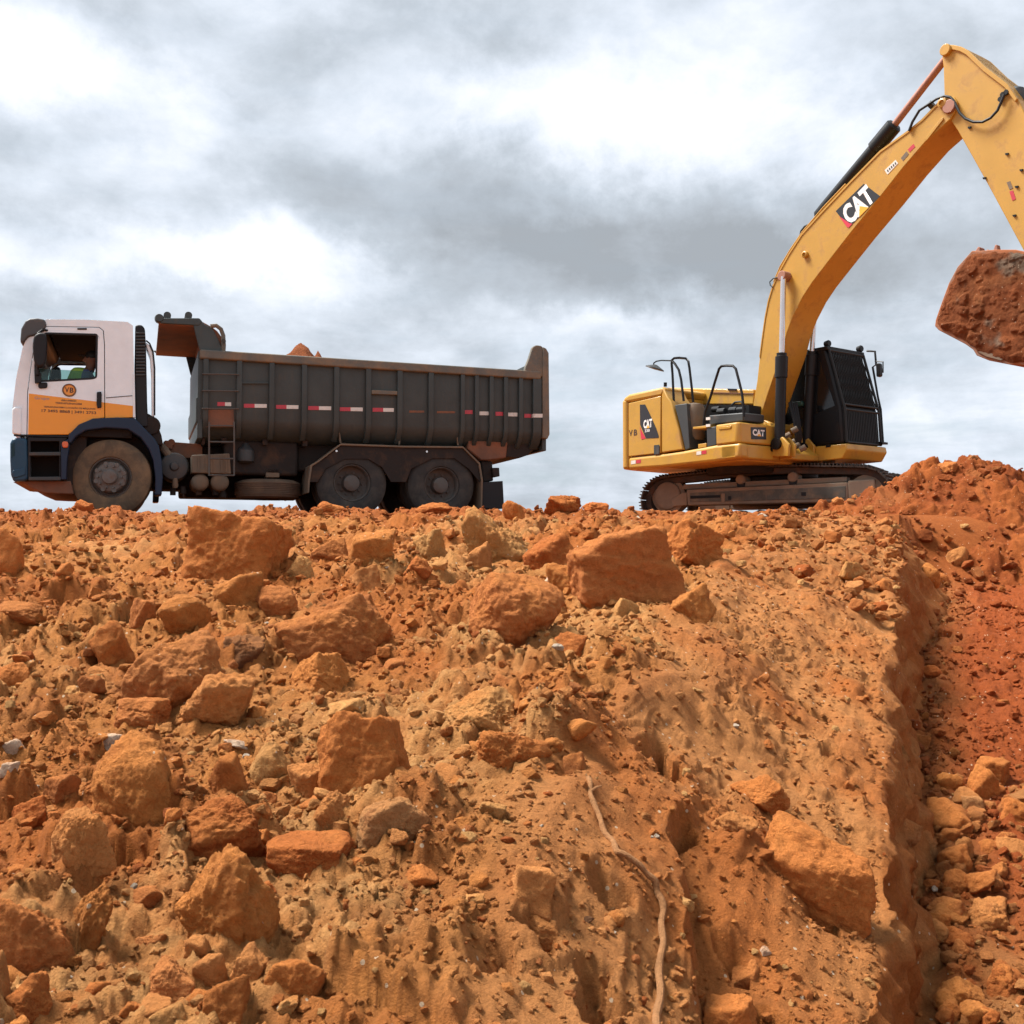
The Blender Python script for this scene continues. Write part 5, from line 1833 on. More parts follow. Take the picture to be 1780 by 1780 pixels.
# ------------------------------------------------------------------ driver
def build_driver():
    hu, hz = T.uv(158, 626, .50)
    hw = .50
    vs, ed, rd = [], [], []
    def J(p, r, link=None):
        vs.append(p)
        rd.append(r)
        if link is not None:
            ed.append((link, len(vs) - 1))
        return len(vs) - 1
    pel = J((hu + .06, hw, hz - .70), .145)
    belly = J((hu + .05, hw, hz - .52), .14, pel)
    chest = J((hu - .06, hw, hz - .31), .150, belly)
    neckb = J((hu - .04, hw, hz - .17), .085, chest)
    neck = J((hu + .01, hw, hz - .12), .055, neckb)
    head = J((hu, hw, hz - .02), .083, neck)
    crown = J((hu + .015, hw, hz + .075), .078, head)
    J((hu - .075, hw, hz - .055), .035, head)                # jaw
    nose = J((hu - .085, hw, hz - .005), .028, head)
    J((hu - .112, hw, hz - .018), .013, nose)
    for s in (-1, 1):
        J((hu + .01, hw + s * .085, hz), .018, head)         # ears
        sh = J((hu - .05, hw + s * .18, hz - .215), .066, chest)
        el = J((hu - .08, hw + s * .25, hz - .48), .045, sh)
        wr = J((hu - .33, hw + s * .17, hz - .36), .030, el)
        pm = J((hu - .39, hw + s * .16, hz - .335), .032, wr)
        for i in range(4):
            k = J((hu - .43, hw + s * (.135 + .018 * i), hz - .31), .010, pm)
            k = J((hu - .455, hw + s * (.135 + .018 * i), hz - .33 - .004 * i), .009, k)
            J((hu - .44, hw + s * (.135 + .018 * i), hz - .358 + .003 * i), .008, k)
        th = J((hu - .395, hw + s * .125, hz - .315), .011, pm)
        J((hu - .43, hw + s * .11, hz - .325), .009, th)
        hip = J((hu - .02, hw + s * .09, hz - .72), .095, pel)
        kn = J((hu - .44, hw + s * .12, hz - .66), .065, hip)
        an = J((hu - .50, hw + s * .12, hz - 1.06), .045, kn)
        J((hu - .62, hw + s * .12, hz - 1.10), .038, an)
    me = bpy.data.meshes.new("person")
    me.from_pydata(vs, ed, [])
    o = bpy.data.objects.new("person", me)
    COL.objects.link(o)
    o.location = T.o
    o.rotation_euler = (0, 0, T.rot)
    sk = o.modifiers.new("skin", "SKIN")
    sk.use_smooth_shade = True
    for v, r in zip(me.skin_vertices[0].data, rd):
        v.radius = (r, r)
        v.use_root = False
    me.skin_vertices[0].data[pel].use_root = True
    o.modifiers.new("sub", "SUBSURF").levels = 2
    o.modifiers["sub"].render_levels = 2
    dg = bpy.context.evaluated_depsgraph_get()
    m2 = bpy.data.meshes.new_from_object(o.evaluated_get(dg))
    o.modifiers.clear()
    o.data = m2
    m2.materials.clear()
    for k in ("skin", "shirt"):
        m2.materials.append(M[k])
    for p in m2.polygons:
        c = p.center
        p.material_index = 0 if (c.z > hz - .16 or c.x < hu - .30 and c.z > hz - .46) else 1
    m2.shade_smooth()
    tag(o, "driver in yellow green safety vest seated at the truck's wheel", "person")
    hair = MB().lathe([(.094, 0), (.094, .03), (.085, .07), (.06, .10), (.02, .115)], (hu + .02, hw, hz + .02), (-.1, 0, 1), 20)
    hair.box((hu - .16, hw - .06, hz + .045), (hu - .05, hw + .06, hz + .06))
    hair.build("cap", M["hair"], o, bevel=.01)
    vest = MB()
    sec = [(-.30 - .44, .155, .135), (-.52, .165, .15), (-.36, .18, .165), (-.24, .17, .12), (-.205, .10, .085)]
    loops = []
    for dz, rw, ru in sec:
        loops.append([(hu - .035 - .10 * (dz > -.45) + ru * math.cos(a), hw - .02 + rw * math.sin(a), hz + dz + .075) for a in [k * 2 * math.pi / 24 for k in range(24)]])
    vest.loft(loops, caps=False)
    vest.build("safety_vest", M["vest"], o)


build_driver()


# ------------------------------------------------------------------ excavator
E = Frame((3.718, 16.8), -55.0)              # under the house's near front corner, u runs forward
K = Frame((2.42, 19.2), -32.0)               # under the rear end of the near track, u runs along it
EXC = empty("excavator", E.o, E.rot)
tag(EXC, "yellow tracked excavator with caged black cab and boom raised over the red mound", "excavator")
REL = (Matrix.Translation(E.o) @ Matrix.Rotation(E.rot, 4, "Z")).inverted() @ Matrix.Translation(K.o) @ Matrix.Rotation(K.rot, 4, "Z")


def logo(parent, pos, ex, ey, w, h, small=False):
    """black plate lettering: white CAT with the yellow wedge under the A"""
    pos, ex, ey = Vector(pos), Vector(ex).normalized(), Vector(ey).normalized()
    text_part("CAT", M["logo_white"], parent, pos, ex, ey, w, h, bold=.045)
    nrm = ex.cross(ey)
    p = pos + nrm * .0035
    q = [p - ex * w * .14 - ey * h * .52, p + ex * w * .22 - ey * h * .52, p + ex * w * .03 - ey * h * .12]
    t = MB()
    t.add(q + [a - nrm * .003 for a in q], [(0, 1, 2), (5, 4, 3), (0, 3, 4, 1), (1, 4, 5, 2), (2, 5, 3, 0)])
    t.build("logo_wedge", M["logo_yellow"], parent)


def build_house():
    P = E.poly
    WH = 2.72
    X, Z = (1, 0, 0), (0, 0, 1)
    # counterweight: rounded plan, full width
    ur = E.uv(1081, 760)[0]
    us = E.uv(1091, 760)[0]
    zb, zt = E.uv(1086, 816)[1], E.uv(1081, 695)[1]
    pl = rounded([(us - .01, .0), (ur, .0), (ur - .12, .35), (ur - .26, WH / 2), (ur - .12, WH - .35), (ur, WH), (us - .01, WH)], .12)
    MB().plan(pl, zb, zt).build("counterweight", M["yellow"], EXC, bevel=.05, seg=3)
    # engine bay: doors on the near side, one piece hood over it
    MB().prism(P([(1092.5, 701), (1148, 688.5), (1148, 787.5), (1092.5, 793.5)]), .0, .06).build("engine_door", M["yellow"], EXC, bevel=.012)
    MB().prism(P([(1150, 688), (1153, 675), (1160, 690), (1166, 697.5), (1172, 720), (1180, 748), (1187.5, 781.5), (1150, 787)]), .0, .5).build("side_panel", M["yellow"], EXC, bevel=.02)
    MB().prism(P([(1083, 701), (1083, 692), (1093, 685), (1150, 672.5), (1156, 676), (1150, 689)]), .0, WH).build("hood", M["yellow"], EXC, bevel=.05, seg=3)
    bay = MB()
    bay.prism(P([(1092, 700), (1150, 688), (1150, 790), (1092, 796)]), .07, WH - .02)
    bay.build("engine_bay", M["yellow"], EXC)
    MB().cyl(E.p3(1156.5, 672, .1), E.p3(1156.5, 665, .1), .03).build("exhaust_tip", M["mblack"], EXC)
    MB().prism(P([(1140, 776), (1147, 775), (1147, 787), (1140, 788)]), -.004, .02).build("door_latch", M["mblack"], EXC, bevel=.004)
    MB().prism(P([(1137, 774), (1146, 773), (1146, 789), (1137, 790)]), -.006, .0).build("latch_plate", M["mgrey"], EXC)
    # black swoosh with the maker's letters
    sw = MB().prism(P([(1112.5, 703.5), (1121.5, 703), (1128, 716), (1141, 745), (1145, 757), (1145, 761), (1123, 762), (1113, 738)]), -.005, .0).build("decal", M["logo_black"], EXC)
    MB().prism(P([(1112.5, 742), (1115, 748), (1122.5, 762), (1115, 764)]), -.005, .0).build("decal_edge", M["logo_red"], EXC)
    a, b = E.uv(1119, 738), E.uv(1134, 735)
    h = abs(E.uv(1126, 729)[1] - E.uv(1126, 744)[1])
    logo(sw, ((a[0] + b[0]) / 2, -.0065, (a[1] + b[1]) / 2), (b[0] - a[0], 0, b[1] - a[1]), Z, b[0] - a[0], h)
    c = E.uv(1125.5, 748.5)
    text_part("330", M["logo_white"], sw, (c[0], -.0065, c[1]), X, Z, .13, .055, bold=.02)
    c = E.uv(1101, 752)
    text_part("V", M["ink"], EXC, (c[0] - .07, -.004, c[1]), X, Z, .10, .11, bold=.02)
    text_part("B", M["ink"], EXC, (c[0] + .06, -.004, c[1]), X, Z, .09, .11, bold=.02)
    # lower side band and the whole revolving frame
    band = P([(1092, 795.5), (1148, 789.5), (1190, 783.5), (1244, 773.5), (1286, 769.5), (1286, 796), (1240, 803), (1150, 812.5), (1092, 816)])
    MB().prism(band, .0, .22).build("side_skirt", M["yellow"], EXC, bevel=.05, seg=3)
    fb = E.uv(1286, 797)[1]
    fr = MB()
    fr.box((us, .2, fb - .02), (-.1, WH - .05, E.uv(1286, 770)[1] - .02))
    tt = MB().lathe([(.62, 0), (.66, .04), (.66, .2)], (-1.15, 1.38, fb - .15), (0, 0, 1), 36).build("slewing_ring", M["chassis"], EXC)
    fr.build("revolving_frame", M["yellow"], EXC, bevel=.02)
    for x, y in ((1103, 803), (1217, 787)):
        for dx, mm in ((0, "tape_white"), (9, "tape_red")):
            MB().prism(P([(x + dx - 6, y - 2 - dx * .15), (x + dx + 2, y - 3 - dx * .15), (x + dx + 2, y + 3 - dx * .15), (x + dx - 6, y + 4 - dx * .15)]), -.004, .01).build("reflector", M[mm], EXC)
    # fender box at the near front corner
    zbx = E.uv(1286, 769)[1]
    zft = E.uv(1285, 733)[1]
    u1 = E.uv(1244, 755)[0]
    bx = MB().plan([(u1, .0), (-.05, .0), (.0, .05), (.0, .93), (u1, .93)], zbx, zft).build("tool_box", M["yellow"], EXC, bevel=.03, seg=3)
    MB().prism(P([(1250, 742), (1272, 740), (1270, 745), (1250, 747)]), -.012, .0).build("box_handle", M["yellow"], bx, bevel=.006)
    MB().plan([(-.4, .0), (-.05, .0), (.0, .05), (.0, 1.02), (-.4, 1.02)], E.uv(1286, 796)[1], zbx - .012).build("front_skirt", M["yellow"], EXC, bevel=.03)
    # plate on the box's front face
    def fpt(px, py, u=.004):
        v = ray(px, py)
        t = (u - (EYE - E.o).dot(E.U)) / v.dot(E.U)
        p = EYE + v * t - E.o
        return p.dot(E.W), p.z
    q = [fpt(*p) for p in ((1305, 742.5), (1331.5, 743), (1332, 764), (1306, 763.5))]
    pm = MB()
    pm.add([(.005, w, z) for w, z in q] + [(-.01, w, z) for w, z in q], [(0, 1, 2, 3), (7, 6, 5, 4), (0, 4, 5, 1), (1, 5, 6, 2), (2, 6, 7, 3), (3, 7, 4, 0)])
    pm = pm.build("front_decal", M["logo_black"], bx)
    cw, cz = (q[0][0] + q[2][0]) / 2, (q[0][1] + q[2][1]) / 2
    logo(pm, (.0065, cw, cz + .01), (0, 1, 0), (0, 0, 1), (q[1][0] - q[0][0]) * .78, abs(q[0][1] - q[3][1]) * .55)
    MB().cyl((-.02, fpt(1342, 781)[0], fpt(1342, 781)[1]), (.012, fpt(1342, 781)[0], fpt(1342, 781)[1]), .04, n=14).build("front_plug", M["mblack"], EXC)
    # recess between the engine bay and the box: radiator plate, tank, steps
    MB().prism(P([(1170.5, 704), (1191, 701), (1197, 779), (1189, 782), (1181, 745)]), .03, .5).build("radiator_plate", M["mgrey"], EXC, bevel=.01)
    bk = MB()
    bk.prism(P([(1190, 703), (1302, 704), (1302, 770), (1190, 785)], .7), .7, 1.0)
    bk.build("pump_bay", M["mblack"], EXC)
    cu, cz = E.uv(1204, 730, .25)
    MB().lathe([(.05, .30), (.16, .27), (.20, .18), (.20, -.30), (.17, -.36)], (cu, .28, cz), (0, 0, 1), 22).build("oil_tank", M["chassis_dust"], EXC)
    MB().prism(P([(1203, 742), (1226, 739.5), (1226, 744), (1203, 746)]), .02, .42).build("step_plate", M["yellow"], EXC, bevel=.006)
    MB().prism(P([(1212, 772), (1226, 770), (1226, 777), (1212, 779)]), .02, .35).build("step_plate", M["yellow"], EXC, bevel=.006)
    MB().prism(P([(1226, 744), (1242, 741), (1243, 773), (1227, 777)]), .03, .9).build("battery_box", M["mgrey"], EXC, bevel=.01)
    MB().prism(P([(1232, 722), (1292, 717), (1292, 732), (1240, 738), (1233, 740)], .2), .2, .72).build("walkway_deck", M["mgrey"], EXC, bevel=.02)
    ms = MB()
    for x, y, w, r in ((1255, 716, .55, .06), (1275, 713, .6, .05), (1288, 712, .5, .04), (1245, 712, .6, .05)):
        ms.cyl(E.p3(x - 6, y, w), E.p3(x + 6, y - 1, w), r, n=10)
    ms.tube([E.p3(*p, .5) for p in ((1272, 704), (1278, 699), (1288, 698), (1294, 706), (1294, 722))], .018, 7)
    ms.build("hydraulic_valve", M["hose"], EXC)
    for y in (727.5, 739.5):
        MB().prism(P([(1226, y - 2), (1233, y - 2.6), (1233, y + 2), (1226, y + 2.6)]), .015, .03).build("warning_label", M["tape_white"], EXC)
    # far side of the hood seen over the recess
    hp = MB().prism(P([(1156, 676), (1160, 673.5), (1310, 677), (1310, 703), (1190, 703), (1172, 698), (1160, 690)], 1.05), 1.05, WH - .05).build("upper_hood", M["yellow"], EXC, bevel=.02)
    MB().prism(P([(1235, 681.5), (1310, 683.5), (1310, 685), (1235, 683)], 1.04), 1.03, 1.06).build("hood_seam", M["bed_rust"], hp)
    MB().prism(P([(1266, 675.5), (1280, 676), (1280, 679), (1266, 678.5)], 1.04), 1.02, 1.06).build("hood_catch", M["mblack"], hp)
    # handrails and mirror
    r1 = MB()
    r1.tube([E.p3(*p, .10) for p in ((1171.5, 703), (1169, 650), (1167.5, 632), (1168, 626), (1172, 622.5), (1180, 622))] + [E.p3(*p, .35) for p in ((1192, 623), (1196.5, 628), (1198.5, 640), (1202, 670), (1205, 699))], .022, 8)
    r1.tube([E.p3(*p, .10) for p in ((1168, 627), (1173, 632), (1180, 643), (1184, 660), (1188.5, 697))], .022, 8)
    r1.build("handrail", M["mblack"], EXC)
    r2 = MB()
    r2.tube([E.p3(*p, .06) for p in ((1222, 745), (1226, 715), (1235, 690), (1243, 663), (1250, 641), (1254, 636.5), (1262, 635.5), (1274, 636), (1279, 641), (1284, 660), (1290, 685), (1292, 705), (1293, 725))], .022, 8)
    r2.build("handrail", M["mblack"], EXC)
    ar = MB()
    ar.tube([E.p3(*p, .10) for p in ((1168, 627), (1150, 626.5), (1141, 628), (1136.5, 631), (1136, 636))], .013, 7)
    ar = ar.build("mirror_arm", M["mblack"], EXC)
    p = E.p3(1138.5, 639.5, .10)
    MB().lathe([(.02, .06), (.06, .045), (.17, .0), (.175, -.02), (.02, -.03)], p, (.32, .15, 1), 22).build("round_mirror", M["mgrey"], ar)


def build_boom():
    P = lambda q, w=1.0: E.poly(q, w)
    WN, WF = 1.0, 1.62
    out = [(1305, 735), (1310, 700), (1316, 662), (1320.5, 620), (1325, 585), (1330, 550), (1335.5, 522), (1343, 497), (1355, 470), (1371, 441), (1393, 407),
           (1430, 366), (1480, 313), (1530, 262), (1580, 226), (1602, 208), (1637, 172), (1648, 165.5), (1658, 168), (1663.5, 177), (1662, 190), (1652, 207), (1608, 247),
           (1570, 291), (1530, 342), (1480, 403), (1438, 457), (1412, 491), (1395, 517), (1379, 549), (1368, 578), (1360, 612), (1346, 652), (1333, 690), (1320, 733), (1312, 740)]
    bm = MB().prism(P(out), WN, WF).build("boom", M["yellow_boom"], EXC, bevel=.012)
    # weld flange along the upper edge
    up = P(out[3:17])
    MB().prism(up + [(u + .012, z - .03) for u, z in up[::-1]], WN - .012, WF + .012).build("boom_flange", M["yellow_boom"], bm)
    foot = P([(1308, 774), (1311, 748), (1318, 735), (1328, 730), (1338, 735), (1343, 750), (1346, 774)], .9)
    for w in (.90, 1.64):
        MB().prism(foot, w, w + .09).build("boom_bracket", M["yellow"], EXC, bevel=.012)
    c = E.uv(1327, 743, .9)
    MB().cyl((c[0], .86, c[1]), (c[0], 1.78, c[1]), .09, n=18).build("boom_pin", M["yellow"], EXC, bevel=.01)
    # decals
    q = P([(1501.6, 319.6), (1530, 341), (1475.6, 396), (1453, 367)])
    d = MB().prism(q, WN - .005, WN).build("boom_decal", M["logo_black"], bm)
    MB().prism(P([(1459, 376), (1477, 388), (1482, 389), (1475.6, 396), (1472, 394)]), WN - .0075, WN - .005).build("decal_edge", M["logo_red"], bm)
    a, b = E.uv(1467, 378, WN), E.uv(1513, 331, WN)
    ex = Vector((b[0] - a[0], 0, b[1] - a[1]))
    l = ex.length
    e1, e2 = E.uv(1480, 348, WN), E.uv(1498, 377, WN)
    ey = Vector((e1[0] - e2[0], 0, e1[1] - e2[1]))
    c = E.uv(1491.5, 356.5, WN)
    logo(d, (c[0], WN - .0065, c[1]), ex, ey, l * .98, ey.length * .95)
    q = P([(1538, 296), (1557, 278), (1561.5, 284), (1543, 303.5)])
    pl = MB().prism(q, WN - .005, WN).build("number_plate", M["tape_white"], bm)
    for k in range(5):
        t = .14 + k * .175
        x, y = 1538 + 19 * t + 2.4, 296 - 18 * t + 3.7
        MB().prism(P([(x - 1.1, y - 1.6), (x + 1.0, y - 2.6), (x + 2.2, y + .9), (x + .2, y + 2.1)]), WN - .0075, WN - .005).build("plate_print", M["mgrey"], pl)
    MB().prism(P([(1578, 260), (1588, 250), (1591, 255), (1581.5, 265)]), WN - .004, WN).build("reflector", M["tape_red"], bm)
    MB().prism(P([(1566, 275), (1576, 263), (1580, 268), (1570, 280)]), WN - .004, WN).build("reflector", M["chassis_dust"], bm)
    MB().prism(P([(1609, 241), (1636, 207), (1640, 204), (1641, 208), (1612, 245)]), WN - .02, WN).build("weld_bead", M["yellow_boom"], bm, bevel=.006)
    for x, y, s in ((1401, 443, .055), (1640, 180, .07)):
        c = E.uv(x, y, WN)
        MB().lathe([(s, -.02), (s, .05), (s * .6, .06), (s * .5, .03), (.01, .03)], (c[0], WN, c[1]), (0, -1, 0), 18).build("boom_boss", M["yellow_boom"], bm)
    # lift cylinders, one each side
    c = E.uv(1362, 480, .9)
    MB().cyl((c[0], .84, c[1]), (c[0], 1.78, c[1]), .085, n=18).build("lift_pin", M["rod_dusty"], bm, bevel=.01)
    for w, top, mid, low in ((.88, (1362, 481), (1357.5, 614), (1355, 772)), (1.74, None, (1405.5, 612), (1402, 780))):
        pm, pl_ = E.p3(*mid, w), E.p3(*low, w)
        pt = Vector((c[0], w, c[1])) if top is None else E.p3(*top, w)
        ax = (pt - pl_).normalized()
        cy = MB().lathe([(.085, 0), (.085, .02)], pl_, ax, 20)
        L = (pm - pl_).length
        cy = MB().lathe([(.06, .0), (.088, .02), (.088, L - .42), (.105, L - .41), (.105, L - .06), (.085, L - .05), (.085, L)], pl_, ax, 22).build("lift_cylinder", M["mblack"], EXC, angle=40)
        MB().cyl(pl_ + ax * (L - .03), pt, .047, n=18).build("cylinder_rod", M["chrome"], cy)
        MB().cyl(pl_ + Vector((0, -.11, 0)), pl_ + Vector((0, .11, 0)), .1, n=16).build("cylinder_eye", M["mblack"], cy)
    # arm cylinder lying on the boom
    w = 1.31
    p0, p1, p2 = E.p3(1430, 367, w), E.p3(1556, 216, w), E.p3(1643, 103, w)
    ax = (p1 - p0).normalized()
    L = (p1 - p0).length
    ac = MB().lathe([(.05, -.15), (.10, -.1), (.105, .1), (.105, L - .48), (.13, L - .46), (.13, L - .03), (.10, L)], p0, ax, 22).build("arm_cylinder", M["mblack"], EXC, angle=40)
    MB().cyl(p1 - ax * .05, p2, .055, n=16).build("cylinder_rod", M["rod_dusty"], ac)
    MB().cyl(E.p3(1440, 352, w) , E.p3(1444, 366, w), .04).build("grease_boss", M["mblack"], ac)
    hs = MB()
    hs.tube([E.p3(*p, 1.15) for p in ((1391, 412), (1393, 402), (1399, 394), (1409, 389), (1420, 380), (1424, 372), (1432, 372))], .022, 8)
    hs.build("hose", M["hose"], bm)
    h2 = MB().tube([E.p3(*p, .97) for p in ((1580, 228), (1586, 212), (1598, 192), (1610, 184), (1628, 172), (1642, 167), (1652, 169), (1658, 176), (1668, 196), (1678, 206), (1692, 212), (1708, 212), (1722, 205), (1734, 192), (1741, 176), (1746, 164))], .020, 8).build("hose", M["hose"], bm)
    MB().cyl(E.p3(1616, 186, 1.05), E.p3(1622, 180, 1.05), .06).build("hose_clamp", M["mgrey"], bm)
    MB().tube([E.p3(*p, .98) for p in ((1352, 482), (1344, 484), (1338, 490), (1339, 496), (1343, 499))], .010, 6).build("grease_line", M["hose"], bm)
    h3 = [E.p3(*p, 1.02) for p in ((1345, 490), (1357, 462), (1374, 434), (1395, 403), (1430, 362), (1470, 320))]
    MB().tube(h3, .014, 6).build("pipe", M["yellow_boom"], bm)
    # stick
    SN, SF = 1.04, 1.58
    st = [(1637, 92), (1640, 82), (1648, 78.5), (1660, 79), (1673, 82), (1685, 89), (1714, 117), (1752, 146), (1770, 172), (1800, 240), (1850, 370), (1900, 520), (1918, 590), (1905, 615), (1880, 610), (1850, 565), (1780, 437),
          (1720, 326), (1690, 272), (1664, 226), (1650, 206), (1642, 190), (1641, 150), (1640, 118)]
    s = MB().prism(E.poly(st, SN), SN, SF).build("stick", M["yellow_boom"], EXC, bevel=.012)
    fl = E.poly(st[1:9], SN)
    inn = E.poly([(1645, 86), (1650, 87), (1660, 87.5), (1670, 90), (1681, 96), (1710, 124), (1748, 153), (1766, 178)], SN)
    MB().prism(fl + inn[::-1], SN - .03, SF + .03).build("stick_flange", M["yellow_boom"], s, bevel=.006)
    c = E.uv(1646, 88, SN)
    MB().cyl((c[0], SN - .06, c[1]), (c[0], SF + .06, c[1]), .085, n=18).build("stick_pin", M["yellow_boom"], s, bevel=.01)
    c = E.uv(1652, 186, WN)
    MB().cyl((c[0], WN - .05, c[1]), (c[0], WF + .05, c[1]), .10, n=18).build("elbow_pin", M["rod_dusty"], s, bevel=.01)
    MB().prism(E.poly([(1750, 317), (1756, 315), (1761, 327), (1755, 330)], SN), SN - .005, SN).build("reflector", M["chassis_dust"], s)
    MB().prism(E.poly([(1755, 333), (1761, 331), (1766, 346), (1760, 349)], SN), SN - .005, SN).build("reflector", M["tape_red"], s)
    for x, y in ((1751, 268), (1776, 296), (1768, 325), (1764, 375), (1686, 222), (1712, 310)):
        MB().prism(E.poly([(x - 3, y - 1), (x + 3, y - 2), (x + 2, y + 2), (x - 2, y + 2)], SN), SN - .02, SN).build("grease_nipple", M["mblack"], s)
    w = 1.31
    p0, p1 = E.p3(1752, 152, w), E.p3(1835, 330, w)
    q0, q1 = E.p3(1768, 180, w), E.p3(1880, 470, w)
    ax = (q1 - q0).normalized()
    bc = MB().lathe([(.06, -.22), (.12, -.15), (.12, .1), (.105, .12), (.105, 1.5), (.05, 1.52), (.05, 2.0)], q0 + Vector((0.03, 0, .02)), ax, 20).build("bucket_cylinder", M["mgrey"], s, angle=40)
    for dx, dy in ((-12, 6), (-8, -2), (-2, -6)):
        p = E.p3(1750 + dx, 166 + dy, 1.0)
        MB().cyl(p, p + Vector((0, .2, 0)), .035).build("hose_fitting", M["mblack"], s)


def build_bucket():
    WN, WF = .74, 1.90
    def B(q):
        return E.poly(q, WN)
    shell = [(1690, 436), (1665, 464), (1650, 492), (1636, 530), (1627, 556), (1625.5, 567), (1632, 574), (1655, 586), (1678, 598), (1692, 608), (1698, 618), (1720, 627), (1756, 634), (1800, 636), (1838, 616), (1862, 575), (1868, 520), (1850, 470)]
    inner = [(1700, 440), (1676, 468), (1660, 495), (1648, 530), (1640, 560), (1660, 576), (1690, 590), (1705, 606), (1725, 616), (1760, 622), (1796, 622), (1826, 604), (1848, 570), (1854, 522), (1840, 476)]
    so, si = B(shell), B(inner)
    m = mat("mud_caked_bucket", (.16, .145, .125), .75, .2, var=.3, dirt=((.36, .115, .036), .47, 1.6), bump=.9, bscale=14)
    sh = MB().prism(so + si[::-1], WN + .02, WF - .02).build("bucket", m, EXC, bevel=.01)
    top = [(1700, 432), (1730, 430), (1766, 433), (1800, 445), (1850, 470)]
    sidep = B(shell + [(1830, 452), (1800, 441), (1766, 434), (1730, 434), (1704, 436)])
    for w in (WN - .01, WF - .03):
        MB().prism(sidep, w, w + .04).build("side_plate", m, sh, bevel=.01)
    # teeth along the cutting lip
    for k in range(5):
        w = WN + .06 + k * (WF - WN - .26) / 4
        a, b, c, d = E.uv(1686, 442, WN), E.uv(1700, 442, WN), E.uv(1699, 429, WN), E.uv(1696, 427, WN)
        MB().prism([a, b, c, d], w, w + .13).build("tooth", M["rod_dusty"], sh, bevel=.01)
    for x in (1727,):
        a, b, c, d = E.uv(x - 6, 440, WN), E.uv(x + 5, 440, WN), E.uv(x + 2, 424, WN), E.uv(x - 1, 424, WN)
        MB().prism([a, b, c, d], WN + .05, WN + .14).build("side_cutter", M["rod_dusty"], sh, bevel=.01)
    MB().prism(B([(1700, 600), (1722, 612), (1750, 622), (1742, 628), (1716, 621), (1702, 613)]), WN - .03, WN).build("wear_plate", M["chassis_dust"], sh, bevel=.01)
    # clay stuck on the near side plate: a lumpy skin
    lo, hi = np.array(sidep).min(0), np.array(sidep).max(0)
    n = 150
    U, Zg = np.meshgrid(np.linspace(lo[0], hi[0], n), np.linspace(lo[1], hi[1], n))
    sp = np.array(offset_poly(sidep, -.035))
    inside = np.zeros(U.shape, bool)
    U0, Z0 = U, Zg
    U, Zg = U + .035 * fbm2(U0 * 6, Z0 * 6, 3, 511), Zg + .035 * fbm2(U0 * 6 + 20, Z0 * 6, 3, 512)
    dist = np.full(U.shape, 9.0)
    j = len(sp) - 1
    for i in range(len(sp)):
        (x1, z1), (x0, z0) = sp[i], sp[j]
        cr = ((z1 > Zg) != (z0 > Zg)) & (U < (x0 - x1) * (Zg - z1) / (z0 - z1 + 1e-12) + x1)
        inside ^= cr
        t = np.clip(((U - x1) * (x0 - x1) + (Zg - z1) * (z0 - z1)) / ((x0 - x1) ** 2 + (z0 - z1) ** 2 + 1e-12), 0, 1)
        dist = np.minimum(dist, np.hypot(U - x1 - t * (x0 - x1), Zg - z1 - t * (z0 - z1)))
        j = i
    U, Zg = U0, Z0
    fz = np.where(inside, np.minimum(dist, .10) / .10, 0) ** .5
    lump = .03 + .035 * fbm2(U * 3.2, Zg * 3.2, 4, 501) + .45 * clods2(U, Zg, .20, .45, 502) + .4 * clods2(U, Zg, .09, .5, 503)
    hgt = np.where(inside, fz * np.maximum(lump, -.02), -.005)
    C = np.array((.25, .075, .025))[None, None] * (1 + .5 * fbm2(U * 2.5, Zg * 2.5, 4, 505))[..., None] + np.array((.05, .03, .012)) * sstep(.0, .5, fbm2(U * 2 + 5, Zg * 2, 3, 506))[..., None]
    gr = (sstep(.12, .40, fbm2(U * 1.9 + 2, Zg * 1.9 + 7, 4, 513)) * .8)[..., None]
    C = C + (np.array((.21, .17, .125)) * (1 + .5 * fbm2(U * 7, Zg * 7, 3, 514))[..., None] - C) * gr
    Pn = np.stack([U, WN - .012 - hgt, Zg], -1)
    o = mesh_from_grid("clay_crust", Pn, np.clip(C, .01, 1).astype(np.float32), SOIL, keep=inside)
    o.data.flip_normals()
    o.parent = sh
    # the load itself, heaped level with the lip
    u0, z0 = E.uv(1694, 440, WN)
    u1, z1 = E.uv(1846, 472, WN)
    U, Wd = np.meshgrid(np.linspace(u0, u1, 70), np.linspace(WN + .03, WF - .03, 60))
    t = (U - u0) / (u1 - u0)
    zz = z0 + (z1 - z0) * t + .10 * np.sin(np.pi * t) * np.sin(np.pi * (Wd - WN) / (WF - WN)) + .05 * fbm2(U * 3, Wd * 3, 4, 507) + .4 * clods2(U, Wd, .13, .5, 508) - .03
    C = np.broadcast_to(np.array((.33, .10, .03), np.float32), U.shape + (3,)).copy()
    o = mesh_from_grid("bucket_soil", np.stack([U, Wd, zz], -1), C, SOIL)
    o.location = E.o
    o.rotation_euler = (0, 0, E.rot)
    tag(o, "red clay filling the excavator's raised bucket", "soil load")


